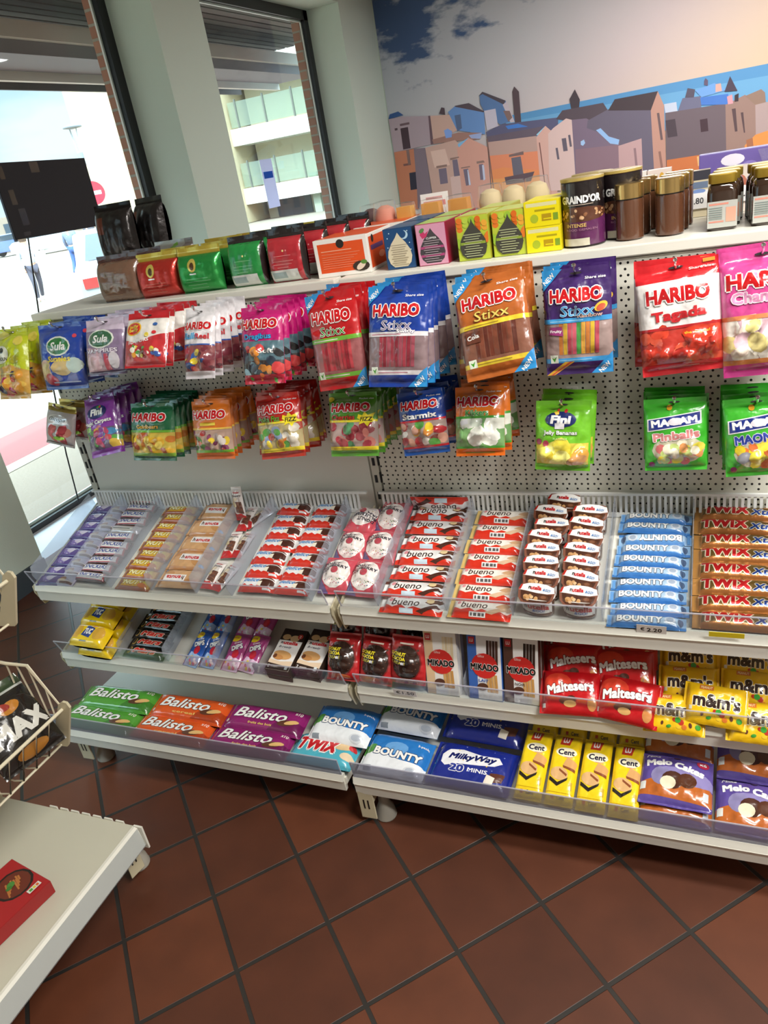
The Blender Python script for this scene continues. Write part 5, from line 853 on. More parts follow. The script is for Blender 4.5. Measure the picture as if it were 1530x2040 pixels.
card('price_card', .06, .02, 'dcd8d4', [t('€1.50', .5, .5, .8, .5, '2a2626', b=.01)], 'small white price card below the cocoa donuts', UP(.145, -.362, .364, -10))
# ================================================================== BAGS ON THE PEG HOOKS
# front bag: centre x, y, z, width, height, lean of its foot towards the aisle, roll; then bags on the hook
HANG = [
 ('lime_fruit_bag', 'lime green fruit sweets bag', (-.942, -.184, 1.210, 21, -1.0), 3), ('blue_fruit_bag', 'blue fruit sweets bag with green oval', (-.770, -.172, 1.216, 15, -.2), 3),
 ('lilac_sweets_bag', 'lilac vampire sweets bag with green oval', (-.596, -.195, 1.236, 21, .8), 4), ('red_bean_bag', 'red and white jelly bean bag', (-.455, -.204, 1.245, 30, -1.5), 5),
 ('white_mix_bag', 'narrow white sweets bag with dark sweets', (-.301, -.204, 1.226, 24, -.9), 5), ('magenta_bag', 'magenta bag of dark sweets', (-.134, -.197, 1.208, 18, -.4), 5),
 ('red_stick_bag', 'big red bag of sweet sticks', (.045, -.187, 1.202, 12, 4.4), 4), ('blue_stick_bag', 'big blue bag of sweet sticks', (.210, -.203, 1.204, 18, -2.6), 6),
 ('brown_stick_bag', 'big orange brown bag of cola sticks', (.404, -.206, 1.210, 21, 9.0), 5), ('purple_stick_bag', 'big purple bag of rainbow sticks', (.578, -.166, 1.198, 9, .7), 3),
 ('strawberry_sweets_bag', 'big red and white bag of strawberry sweets', (.760, -.137, 1.182, 13, 4.6), 2), ('pink_marshmallow_bag', 'big pink bag of white marshmallows', (.908, -.140, 1.182, 13, 3.0), 2),
 ('silver_sweets_bag', 'small silver bag with gold top', (-.902, -.128, 1.008, 18, -11), 2), ('purple_carpet_bag', 'small purple bag of rolled sweets', (-.727, -.173, 1.017, 24, 10), 5),
 ('green_bear_bag', 'small dark green bag of yellow sweets', (-.554, -.164, .992, 18, -1.3), 6), ('orange_gummy_bag', 'small orange gummy bag', (-.365, -.160, .991, 15, .4), 6),
 ('red_fizz_bag', 'small red fizz bag', (-.164, -.164, .997, 18, 4.0), 7), ('green_fizz_bag', 'small green fizz cherry bag', (.043, -.164, .995, 18, -.2), 6),
 ('blue_mix_bag', 'small blue mixed sweets bag', (.212, -.159, .992, 15, 5.0), 5), ('orange_frog_bag', 'small orange bag of white sweets', (.354, -.168, .994, 21, .4), 4),
 ('green_banana_bag', 'small lime bag of yellow banana sweets', (.534, -.146, .947, 12, -2.6), 3), ('green_ball_bag', 'green bag of sweet balls with blue name band', (.758, -.130, .938, 15, 1.4), 4), ('green_chew_bag', 'green bag of chews with blue name band', (.910, -.150, .937, 15, 3.5), 4)]
hook_me = {}
def peg_hook(x, z, L):
    if L not in hook_me:
        m = MB(); m.tube([(0, -.004, 0), (0, -L*.9, .004), (0, -L, .012), (0, -L-.004, .02)], .0024, 7); a = m.mesh('peg_hook', CHROME, smooth=True)
        m = MB(); m.box(-.013, .013, -.007, -.0045, -.01, .004); b = m.mesh('back_plate', SHELFW, bevel=.0008)
        m = MB(); m.lathe([(.001, -.004), (.0042, -.002), (.0042, .002), (.001, .004)], 10); c = m.mesh('hook_tip', CHROME, smooth=True); hook_me[L] = (a, b, c)
    a, b, c = hook_me[L]
    o = obj('peg_hook', a, None, Tr(x, 0, z)); obj('back_plate', b, o); obj('hook_tip', c, o, Tr(0, -L-.004, .021)); return o
for design, desc, (x, y, z, lean, roll), n in HANG:
    d = DES[design]; H = d['H']; cl, sl = cos(radians(lean)), sin(radians(lean))
    top = z+H/2*cl; ytop = y+H/2*sl; zh = top-.0125*cl
    hk = peg_hook(x, zh, round(-ytop+.022, 2)); tag(hk, 'chrome peg hook holding the %ss' % desc.replace(' bag', ' bag', 1), 'hook', 'chrome peg hooks')
    hk['label'] = 'chrome peg hook carrying the ' + desc
    for i in range(n):                                             # 0 is the front bag
        f = 1-i/max(n, 1)*.98; ln = lean*(f**1.2 if i else 1); c2, s2 = cos(radians(ln)), sin(radians(ln))
        yt = ytop*f if i else ytop
        if i: yt -= .004
        r = roll if i == 0 else roll*.4+R.uniform(-3.5, 3.5)
        xo = 0 if i == 0 else R.uniform(-.006, .006)
        M = Tr(x+xo, yt, zh) @ Rx(90-ln) @ Rz(r if i == 0 else r) @ Tr(0, -H/2+.0125, 0)
        put(design, 'sweets_bag', desc+(', front one on its hook' if i == 0 else ', %s one on its hook' % (ORD[i] if i < n-1 else 'rearmost')), 'sweets bag', desc+'s', M)

# ================================================================== ON THE TOP SHELF
TZ = 1.3125
pack('brown_coffee_bag', .148, .125, .03, '7a5a48', [('r', 0, .86, 1, 1, '4a2e2c'), ('r', .28, .62, .6, .63, 'a07c5c'), ('r', .25, .55, .66, .56, 'a07c5c'), ('r', .25, .4, .7, .41, '987456'), ('r', .2, .2, .5, .21, 'a07c5c'), ('r', .2, .14, .6, .15, 'a07c5c')], e0=.02, e1=.14, box=6, amp=.22)
def gold_bag(name, c, dk): pack(name, .13, .115, .03, c, [('r', 0, .83, 1, 1, 'cdb548'), ('r', 0, .9, 1, .92, 'e8d880'), ('e', .42, .6, .1, .15, 'ecd66a'), ('e', .42, .58, .05, .09, '6a4a30'), ('r', .35, .4, .5, .43, WH), ('r', .25, .3, .75, .31, dk), ('r', .2, .24, .8, .25, dk), ('r', .25, .17, .7, .18, dk), ('r', .3, .1, .7, .11, dk)], e0=.02, e1=.17, box=6, amp=.2, fin=FOIL)
gold_bag('red_gold_coffee_bag', 'c2382e', 'e08a7a'); gold_bag('green_gold_coffee_bag', '2f9a48', '8ad09a')
def dark_bag(name, c, l): pack(name, .104, .125, .028, c, [('r', 0, .86, 1, 1, '231d1d'), ('r', .94, 0, 1, .9, '231d1d'), ('c', .5, .6, .025, 'e8d890'), ('c', .58, .6, .02, l), ('r', .25, .5, .7, .51, l), ('r', .2, .4, .75, .41, l), ('r', .2, .34, .7, .35, l), ('r', .06, .02, .82, .24, 'd4d8d4'), ('r', .12, .08, .5, .2, '9aaeb0'), ('r', .3, .28, .6, .29, l)], e0=.02, e1=.14, box=6, amp=.18, back='231d1d')
dark_bag('green_black_coffee_bag', '1f8a40', '7ac88a'); dark_bag('red_black_coffee_bag', 'b02a34', 'e08a8a')
pack('black_foil_bag', .125, .17, .035, '2a2626', [('r', .12, .5, .3, .78, '6a3a2c'), ('r', 0, .9, 1, 1, '1d1a1a'), ('e', .5, .3, .3, .14, '3a3434')], e0=.02, e1=.1, box=5, amp=.3, fin=FOIL)
pack('grey_foil_bag', .15, .13, .03, 'a8a8a4', [('p', [(.5, 0), (.7, 0), (.62, .95), (.5, .9)], '7aa84a'), ('r', .8, .3, 1, 1, '8a8482')], e0=.02, e1=.12, box=5, amp=.3, fin=FOIL)
def bag(d, name, label, cat, x, y, a=0, z=TZ, lean=-6, group='coffee bags on the top shelf'):
    put(d, name, label, cat, group, Tr(x, y, z+DES[d]['H']/2-.001) @ Rz(a) @ Rx(90+lean))
cof = 'coffee bag'
bag('brown_coffee_bag', 'coffee_bag', 'brown coffee bag at the window end of the top shelf', cof, -.69, .05, -3)
bag('brown_coffee_bag', 'coffee_bag', 'brown coffee bag behind the front brown one', cof, -.672, .135, -5)
for i, y in enumerate((.05, .13)):
    bag('red_gold_coffee_bag', 'coffee_bag', 'red coffee bag with gold top, %s' % ('front' if i == 0 else 'behind the front one'), cof, -.556+.02*i, y, 4-3*i)
for i, y in enumerate((.05, .13, .21)):
    bag('green_gold_coffee_bag', 'coffee_bag', 'green coffee bag with gold top, %s in its file' % ORD[i], cof, -.42+.022*i, y, 3-3*i)
for i, y in enumerate((.05, .13, .21)):
    bag('green_black_coffee_bag', 'coffee_bag', 'green coffee bag with black top, %s in its file' % ORD[i], cof, -.272+.02*i, y, 2-3*i)
for i, y in enumerate((.05, .125, .2, .275)):
    bag('red_black_coffee_bag', 'coffee_bag', 'red coffee bag with black top, %s in its file' % ORD[i], cof, -.155+.03*i, y, 2-4*i)
for i, (x, y, d) in enumerate(((-.39, .24, 'beside the file of gold topped green bags'), (-.28, .30, 'behind the black topped green bags'), (-.49, .22, 'behind the gold topped red bags'))):
    bag('green_gold_coffee_bag' if i < 2 else 'red_gold_coffee_bag', 'coffee_bag', 'gold topped coffee bag %s, top showing' % d, cof, x, y+.07, 2)
bag('black_foil_bag', 'coffee_bag', 'tall black foil bag with a red patch against the window', cof, -.83, .26, 8, TZ+.085); bag('black_foil_bag', 'coffee_bag', 'tall black foil bag behind the red patched one', cof, -.745, .32, -14, TZ+.085)
m = MB(); m.box(-.09, .12, -.07, .1, 0, .085, '6e5a48'); m.box(-.085, .115, -.065, .095, .0851, .0855, '5e4a3a'); tag(obj('cardboard_box', m.mesh('cardboard_box', MATT), None, Tr(-.775, .28, TZ+.0005)), 'brown cardboard box under the tall black foil bags', 'box')
bag('grey_foil_bag', 'coffee_bag', 'grey foil bag with green stripe behind the brown bags', cof, -.63, .235, -6)

def tea_leaf(bg, leaf, band, fl): return [('p', [(.5, .9), (.4, .78), (.24, .64), (.1, .46), (.06, .3), (.12, .14), (.26, .04), (.74, .04), (.88, .14), (.94, .3), (.9, .46), (.76, .64), (.6, .78)], leaf)] + fl + [('r', .2+.05*(i % 2), .58-.055*i, .8-.05*(i % 3), .6-.055*i, band) for i in range(10)]
STAR = [('p', ell(.72, .83, .15, .11), 'b8d8e8'), ('p', ell(.66, .85, .14, .1), '1d4a7a')]+[('c', x, y, .02, 'cfe4ee') for x, y in ((.12, .78), (.2, .9), (.9, .62), (.86, .92), (.1, .55), (.92, .45))]
carton('navy_tea_box', .072, .092, .13, '1d4a7a', STAR+tea_leaf('', 'ddd2b4', 'a89c84', []), top=[('r', 0, 0, 1, 1, '2a5a80')], right=[('r', 0, 0, 1, 1, '1a2030')], sides='1d3a60')
carton('pink_tea_box', .073, .092, .13, 'd89ab4', tea_leaf('', '4a4448', 'a89aa0', [('p', [(.2, .9), (.3, .78), (.42, .84), (.34, .7), (.2, .66), (.12, .76)], 'c83a6a'), ('e', .2, .86, .1, .05, '5a8a4a', 30), t('CLIPPER', .5, .66, .36, .05, WH, b=.02)]+[('r', .1, .4, .9, .46, 'b0487a'), ('r', .1, .2, .9, .26, 'b0487a')]), top=[('r', 0, 0, 1, 1, 'a8c86a')], right=[('r', 0, 0, 1, 1, '8a1430')], sides='a0244a')
LIME = [('e', .1+.2*(i % 5), .72+.1*(i // 5), .1, .07, ('e0782a', '9ac03a', 'e8a83a', 'b8cf4a', 'd86a20')[(i*3) % 5], 35*i) for i in range(14)]+[('e', .04, .4, .1, .14, '9ac03a', 20), ('e', .97, .5, .1, .14, 'e0782a', -20)]
carton('lime_tea_box', .075, .096, .13, 'b9c83e', LIME+tea_leaf('', '45443c', 'aeb48a', [('p', [(.42, .72), (.5, .95), (.58, .72)], '45443c'), ('r', .1, .36, .9, .42, '8aa03a')]), top=[('r', 0, 0, 1, 1, 'c0cc6a'), ('r', 0, 0, 1, .1, 'd8a03a')], right=[('r', 0, 0, 1, 1, 'a8a02a'), ('r', .1, .2, .9, .8, 'c8b83a')], sides='a8b03a')
carton('orange_meal_box', .14, .088, .19, 'eeeae4', [('r', .06, .1, .93, .9, 'e2531f'), ('c', .5, .86, .075, '26221f'), ('r', .12, .68, .7, .7, 'f4b89a'), ('r', .12, .6, .85, .61, 'f0a080')]+[('r', .12, .52-.06*i, .8-.07*(i % 3), .53-.06*i, 'f0a080') for i in range(6)]+[('e', .84, .2, .16, .14, '3a3028'), ('e', .84, .2, .1, .08, 'e8d4c0', 30), ('e', .9, .3, .06, .06, '5a8a3a')], top=[('r', 0, 0, 1, 1, 'e25a2a'), ('r', .0, 0, 1, .08, 'eeeae4')], right=[('r', .05, .08, .95, .92, 'd24a1c'), ('c', .2, .85, .05, '26221f'), ('r', .1, .55, .6, .68, '5a3a6a'), ('e', .5, .35, .12, .1, 'e88a6a')], sides='efeae2')
carton('yellow_tea_box', .076, .053, .13, 'e8d810', [('r', .05, .8, .95, .95, 'd8d4a0'), ('r', .3, .6, .9, .68, 'a89a10'), ('p', ell(.28, .32, .12, .18), 'a8b82a'), ('r', .5, .2, .78, .48, 'b0900e'), ('r', .55, .26, .78, .3, 'e8d810'), ('r', .84, .2, .98, .48, '7a9a2a')], top=[('r', 0, 0, 1, 1, 'ecdc1e')], sides='d8c810')
def top_box(d, label, cat, x, y, a=0, z=TZ, group='tea boxes on the top shelf'): put(d, 'tea_box' if 'tea' in d else 'meal_box', label, cat, group, Tr(x, y, z+DES[d]['H']/2) @ Rz(a) @ Rx(90))
top_box('orange_meal_box', 'orange and white box beside the red coffee bags', 'meal box', 0, .03, 3, group='orange boxes'); top_box('orange_meal_box', 'orange and white box behind the front orange one', 'meal box', .02, .24, 3, group='orange boxes')
top_box('navy_tea_box', 'navy tea box with moon and pale leaf', 'tea box', .15, .03); top_box('pink_tea_box', 'pink tea box with dark leaf', 'tea box', .231, .03)
top_box('navy_tea_box', 'navy tea box behind the moon one', 'tea box', .15, .175); top_box('pink_tea_box', 'pink tea box behind the front pink one', 'tea box', .231, .175)
for x, y, d in ((.33, .03, 'front one of three'), (.392, .075, 'set back in the middle of three'), (.415, .035, 'third, beside the yellow boxes')):
    pass
top_box('lime_tea_box', 'lime and orange tea box with dark leaf, next to the pink box', 'tea box', .329, .03, -1)
top_box('lime_tea_box', 'lime and orange tea box in the middle, set a little back', 'tea box', .345, .17, -1)
top_box('lime_tea_box', 'lime and orange tea box next to the yellow boxes', 'tea box', .41, .035, -1)
top_box('yellow_tea_box', 'yellow tea box, lower of two', 'tea box', .486, .03); top_box('yellow_tea_box', 'yellow tea box, upper of two', 'tea box', .485, .031, -1, TZ+.0532)

def can_meshes():
    b = MB(); b.lathe([(.043, 0), (.0445, .002), (.0445, .132), (.0455, .133), (.0455, .138), (.043, .1385)], 32, ['2a2022', '2a1d24', 'b39a50', 'c9b062', 'a88f46'])
    lab = MB(); W, H = .135, .126
    ops = [('r', 0, 0, 1, .45, '5a2452'), ('r', 0, .45, 1, 1, '1d1618'), ('e', .5, .5, .5, .12, '5a3424'), ('s', 8, 26, .1, .42, .9, .58, .022, .034, ['a87850', 'c89a70', '8a5a3a', 'dcb48a']), t("GRAIND'OR", .5, .74, .66, .13, WH, b=.05), ('r', .3, .65, .7, .66, 'c8b8a8'), t('INTENSE', .42, .33, .32, .06, 'd8b26a', b=.03), t('ROOD GEMALEN', .5, .26, .5, .035, '9a6a86'), ('r', .18, .0, .62, .12, 'ccc6b2')]
    def place(x, y, z, n):
        a = (x/W-.5)*3.0; r = .0448+z; return (r*sin(a), -r*cos(a), .004+y), (sin(a), -cos(a), 0)
    surface(ops, W, H, '1d1618', lambda x, y: 0, spaced(0, W, 22, 0), [0, H/2, H], lambda a, c: lab, place)
    return b.mesh('coffee_can', mat('dark_tin', attr=True, rough=.35, metal=.3), smooth=True), lab.mesh('label', FILM)
ca, cl2 = can_meshes()
for x, y, a, d in ((.567, .075, 0, 'front'), (.64, .135, 20, 'set back beside the gold lidded jars'), (.575, .185, -10, 'behind the front can')):
    o = obj('coffee_can', ca, None, Tr(x, y, TZ)); tag(o, 'dark purple coffee can with gold rim, '+d, 'coffee can', 'coffee cans'); obj('label', cl2, o, Rz(a))
GOLD = mat('shiny_gold_lid', 'd8b878', .2, .9); GOLD2 = mat('brass_jar_lid', 'b89a3c', .38, .7)
COFG = mat('coffee_seen_through_glass', '5a3826', .12, coat=1.0, bump=(300, .0004, 2)); DKG = mat('dark_coffee_in_glass', '33231a', .08, coat=1.0)
b = MB(); b.lathe([(.024, 0), (.0285, .003), (.0288, .075), (.0275, .081), (.024, .083)], 28); j1 = b.mesh('coffee_jar', COFG, smooth=True)
b = MB(); b.lathe([(.0285, .083), (.0292, .0835), (.0292, .111), (.0275, .1125), (.0268, .1122)], 28); j2 = b.mesh('lid', GOLD, smooth=True)
b = MB(); b.lathe([(.0283, .0815), (.0283, .083)], 28); j3 = b.mesh('neck_ring', BLACKM, smooth=True)
for x, y, d in ((.662, .075, 'first, beside the coffee can'), (.672, .14, 'behind the first'), (.683, .205, 'at the back of the first file'), (.742, .075, 'second, beside the pale carton'), (.75, .14, 'behind the second'), (.757, .205, 'at the back of the second file')):
    o = obj('coffee_jar', j1, None, Tr(x, y, TZ)); tag(o, 'brown instant coffee jar with tall gold lid, '+d, 'coffee jar', 'gold lidded coffee jars'); obj('lid', j2, o); obj('neck_ring', j3, o)
b = MB(); b.lathe([(.026, 0), (.0285, .003), (.0285, .07), (.026, .082), (.021, .088), (.021, .09)], 32, power=4); k1 = b.mesh('square_jar', DKG, smooth=True)
b = MB(); b.lathe([(.026, .0885), (.0265, .09), (.0265, .104), (.0245, .106)], 32, power=3); k2 = b.mesh('lid', GOLD2, smooth=True)
b = MB(); b.box(-.0275, .0275, -.0302, -.0285, .006, .056, 'b4b6b0'); flat_art(b, [('r', .05, .86, .7, .93, 'd08a7a'), ('r', .05, .2, .55, .26, 'd08a7a'), ('r', .62, .2, .95, .75, 'd8a08a')]+[('r', .05, .74-.08*i, .5, .77-.08*i, '7a8a88') for i in range(6)], .055, .05, Tr(0, -.0303, .031) @ Rx(90)); k3 = b.mesh('label', CARD)
for x, y, d in ((.842, .07, 'front of the first file'), (.85, .135, 'second of the first file'), (.857, .2, 'third of the first file'), (.925, .07, 'front of the second file'), (.922, .135, 'second of the second file'), (.918, .2, 'third of the second file')):
    o = obj('coffee_jar', k1, None, Tr(x, y, TZ)); tag(o, 'square dark coffee jar with grey label, '+d, 'coffee jar', 'square dark coffee jars'); obj('lid', k2, o); obj('label', k3, o)

# ---- goods facing the other aisle, at the back of the same shelf
def cake(x, y, label, top, base, w_=.06, d_=.05, h=.11, kind='dome'):
    h += .024
    o = thing('cake_tray', label, 'cake tray', Tr(x, y, TZ+.0005), 'cakes in clear trays at the back of the top shelf')
    m = MB(); m.box(-w_/2, w_/2, -d_/2, d_/2, 0, .022, base); obj('tray', m.mesh('tray', FILM, bevel=.002), o)
    m = MB()
    if kind == 'bun': m.lathe([(w_*.3, .022), (w_*.34, h*.45), (w_*.46, h*.56), (w_*.48, h*.72), (w_*.38, h*.86), (w_*.15, h*.92)], 16, [top]*5, 1, d_/w_)
    elif kind == 'dome': m.lathe([(w_*.36, .022), (w_*.4, h*.5), (w_*.44, h*.62), (w_*.36, h*.84), (w_*.12, h*.95)], 14, [top, 'e8cfa8', top, top], 1, d_/w_)
    else: m.prism([(-w_*.4, .022), (w_*.4, .022), (w_*.34, h*.93), (-w_*.34, h*.93)], -d_*.4, d_*.4, 'y', top)
    obj('cake', m.mesh('cake', MATT, smooth=kind != 'wedge'), o)
    m = MB(); m.lathe([(w_*.5, .02), (w_*.52, h*.7), (w_*.42, h), (w_*.1, h*1.02)], 18, None, 1, d_/w_, power=4); obj('clear_lid', m.mesh('clear_lid', CELLO, smooth=True), o)
cake(-.012, .39, 'layered pink topped cake in clear dome with red base', 'd8907a', 'b03a30', .064, .06, .112, 'bun')
cake(-.075, .44, 'dark topped cake in clear dome behind the pink topped one', '5a3a3a', 'a03030', .066, .06, .106, 'bun')
cake(.052, .38, 'orange pastry in white edged clear pack beside the pink topped cake', 'd8a040', 'e8e4dc', .058, .05, .1, 'wedge')
cake(.128, .38, 'orange pastry in clear pack, middle one of the row', 'dc9a3c', 'e4e0d8', .07, .05, .1, 'wedge')
cake(.205, .38, 'orange pastry in clear pack beside the pale buns', 'd89234', 'e0dcd4', .075, .05, .1, 'wedge')
for i, (x, d) in enumerate(((.285, 'next to the orange pastries'), (.345, 'middle of three'), (.405, 'next to the yellow tea boxes'))): cake(x, .4+.01*i, 'pale round bun in clear tray, '+d, 'd8c49a', '8a7aa8' if i == 2 else 'd8d4cc', .066, .06, .112, 'bun')
for x, z, w_, d in ((.112, .115, .08, 'above the orange pastries'),):
    m = MB(); m.box(-w_/2, w_/2, -.002, .002, 0, .135, 'ecebea'); flat_art(m, [('r', .1, .75, .9, .85, 'd88a8a'), ('r', .2, .88, .8, .93, 'd8a0a0')], w_, .135, Tr(0, -.0021, .0675) @ Rx(90)); tag(obj('sign_card', m.mesh('sign_card', CARD), None, Tr(x, .45, TZ) @ Rx(-4)), 'white sign card with pale red lines behind the orange pastries', 'sign')
for i, (x, c) in enumerate(((.60, 'e8dcd0'), (.655, 'ece6e0'), (.71, 'e4d4cc'))):
    m = MB(); m.box(-.026, .026, -.02, .02, 0, .115, c); flat_art(m, [('e', .3, .8, .12, .1, 'c86a5a'), ('e', .6, .86, .1, .08, 'd8a84a'), ('e', .8, .78, .1, .09, '8ab06a'), ('r', 0, .1, 1, .2, 'c8b8a8')], .052, .115, Tr(0, -.0202, .0575) @ Rx(90)); tag(obj('biscuit_carton', m.mesh('biscuit_carton', CARD), None, Tr(x, .34, TZ+.0005)), 'pale flower printed carton behind the coffee jars, %s' % ('beside the cans', 'middle of three', 'beside the carton with the price card')[i], 'carton', 'pale cartons at the back')
m = MB(); m.box(-.024, .024, -.02, .02, 0, .1, 'd0c4a8'); flat_art(m, [('r', 0, .8, 1, 1, '3a3a44'), ('r', .1, .62, .9, .76, '6a7a94'), ('r', 0, .34, 1, .58, 'e8e4e2'), ('p', [(0, .34), (1, .34), (.8, .48), (.3, .5)], '9a4a44'), ('e', .5, .56, .3, .05, '7a94c8')], .048, .1, Tr(0, -.0202, .05) @ Rx(90)); tag(obj('pastry_carton', m.mesh('pastry_carton', CARD), None, Tr(.796, .33, TZ+.0005)), 'upright carton with picture panel between the gold lidded and square jars', 'carton')
card('price_card', .042, .034, 'eceaea', [t('.80', .5, .5, .5, .4, '4a4a4e', b=.02)], 'white price card reading 80 on the carton between the jars', Tr(.796, .306, TZ+.036) @ Rx(90))
card('price_card', .034, .034, 'eceaea', [t('4.', .5, .5, .5, .4, '4a4a4e', b=.02)], 'white price card between the two files of square jars', Tr(.885, .306, TZ+.04) @ Rx(90))
m = MB(); m.box(-.014, .014, -.02, .02, 0, .098, 'dccfc4'); flat_art(m, [('e', .5, .6, .4, .2, 'b8705a'), ('e', .4, .45, .2, .1, '7a9a5a')], .028, .098, Tr(0, -.0202, .049) @ Rx(90)); tag(obj('pastry_carton', m.mesh('pastry_carton', CARD), None, Tr(.885, .33, TZ+.0005)), 'slim pale carton between the two files of square jars', 'carton')
m = MB(); m.box(-.09, .09, -.03, .03, 0, .128, '6a5aa0'); flat_art(m, [('e', .4, .85, .14, .1, 'e0dcea'), ('e', .6, .7, .1, .1, '8a7ac0')], .18, .128, Tr(0, -.0302, .064) @ Rx(90)); tag(obj('chocolate_carton', m.mesh('chocolate_carton', CARD, bevel=.002), None, Tr(.885, .40, TZ+.0005)), 'purple chocolate carton behind the square jars', 'carton')
o = tag(obj('clear_wrap_bag', (lambda m: (m.lathe([(.03, 0), (.045, .02), (.04, .07), (.02, .1), (.03, .125)], 9), m.mesh('clear_wrap_bag', CELLO))[1])(MB()), None, Tr(.945, .34, TZ)), 'crumpled clear wrapped bag beside the purple carton', 'bag')

# ================================================================== THE LOW RACK IN THE NEAR CORNER
t_ = thing('shop_shelving_unit', 'cream rack with wire baskets in the near corner, red meal box on its base', 'shelving unit', Tr(0, 0, 0))
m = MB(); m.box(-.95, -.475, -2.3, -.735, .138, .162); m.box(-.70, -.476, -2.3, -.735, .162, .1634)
bs = obj('base_shelf', m.mesh('base_shelf', mat('grey_cream_steel', 'c9c7b5', .42)), t_)  # one even cream, greyer and darker than the other shelving steel
for i in range(7):
    m = MB(); m.box(-.76+.037*i, -.735+.037*i, -.7345, -.731, .15, .167); obj('edge_clip', m.mesh('edge_clip', RAIL), bs)
m = MB(); m.prism([(-.4755, -.741), (-.45, -.741), (-.45, -.736), (-.4755, -.736)], .1, .17, 'z'); obj('end_cap', m.mesh('end_cap', RAIL), bs)
m = MB(); m.prism([(-.476, .17), (-.469, .17), (-.462, .166), (-.455, .112), (-.462, .108), (-.476, .108)], -2.3, -.742, 'y'); obj('price_rail', m.mesh('price_rail', RAIL), bs)
m = MB(); m.prism([(-.466, .166), (-.461, .166), (-.4525, .112), (-.456, .11)], -2.3, -.744, 'y'); obj('clear_rail_cover', m.mesh('clear_rail_cover', clear_mat('clear_rail_cover', 'eef2f4', .25, 'e6eaf0', .12, 1.6)), bs)
leg_foot(t_, -.5, -.76, 80)
m = MB(); m.box(-.97, -.95, -2.3, -.74, .03, 1.5); obj('back_panel', m.mesh('back_panel', PANEL), t_)
m = MB(); m.box(-.955, -.93, -.76, -.735, .0, 1.5); obj('upright', m.mesh('upright', BEIGE), t_)
def basket(z0, label):
    """wire basket tilted towards the aisle; z0 is the height of its front rim"""
    r = thing('wire_basket', label, 'basket', Tr(0, 0, z0-.52), 'cream wire baskets of the corner rack'); E_ = -.733
    m = MB(); m.tube([(-.94, E_, .66), (-.681, E_, .637), (-.614, E_, .639), (-.556, E_, .521), (-.556, -2.2, .521)], .0042, 8)
    m.tube([(-.94, E_, .47), (-.674, E_, .40), (-.61, E_, .405), (-.61, -2.2, .405)], .003, 6); obj('rim', m.mesh('rim', WIREM, smooth=True), r)
    m = MB()
    for x, zt in ((-.86, .652), (-.80, .648), (-.74, .642), (-.681, .637), (-.648, .638), (-.614, .637), (-.585, .58)):
        zb = .40+.26*max(0, (-.674-x))*.9+.005; m.tube([(x, E_, zt), (x-.004 if x < -.66 else x*.4-.61*.6, E_, zb)], .0022, 5)
    y = E_-.045
    while y > -2.2: m.tube([(-.556, y, .521), (-.606, y, .41), (-.64, y, .402), (-.94, y, .47)], .0022, 5); y -= .04
    obj('wires', m.mesh('wires', WIREM, smooth=True), r)
    m = MB(); m.prism([(-.642, .398), (-.592, .402), (-.586, .408), (-.529, .53), (-.534, .543), (-.546, .545), (-.562, .535)], E_-.003, E_+.003, 'y'); k = obj('end_bracket', m.mesh('end_bracket', BEIGE), r)
    m = MB(); m.tube([(-.59, E_+.005, .5), (-.613, E_+.006, .44), (-.605, E_+.008, .43), (-.58, E_+.006, .48)], .0018, 6); obj('clip_wire', m.mesh('clip_wire', CHROME, smooth=True), k)
basket(.52, 'cream wire basket holding the black crisp bags'); basket(.87, 'empty cream wire basket above the one with crisp bags')
pack('black_crisp_bag', .16, .2, .035, '1d1b18', [('r', 0, .86, 1, 1, '3a4a34'), ('r', 0, .84, 1, .87, 'c8ccc8'), t('MAX', .52, .42, .86, .24, 'd8d8d0', b=.06), ('e', .55, .66, .16, .07, 'b87a2c', 10), ('e', .45, .7, .12, .05, '98342a', -15), ('e', .5, .12, .26, .07, 'a8702c')], e0=.05, e1=.1, amp=.2)
pack('red_crisp_bag', .15, .19, .03, 'a8241c', [('r', 0, .8, 1, 1, 'c83a24'), ('e', .5, .5, .3, .2, 'e0b070')], e0=.05, e1=.1)
for d, x, y, z, A, l in (('black_crisp_bag', -.648, -.806, .520, Rz(84) @ Rx(52) @ Rz(-4), 'black crisp bag nearest the basket end'), ('black_crisp_bag', -.735, -.93, .565, Rz(80) @ Rx(64) @ Rz(-6), 'black crisp bag standing behind, cut off by the picture edge'), ('red_crisp_bag', -.66, -1.02, .49, Rz(80) @ Rx(30), 'red crisp bag low in the basket'), ('black_crisp_bag', -.73, -1.1, .545, Rz(70) @ Rx(58), 'black crisp bag outside the picture edge'), ('red_crisp_bag', -.75, -.83, .50, Rz(75) @ Rx(24), 'orange red crisp bag lying under the black ones')):
    put(d, 'crisp_bag', l, 'crisp bag', 'crisp bags in the wire basket', Tr(x, y, z) @ A)
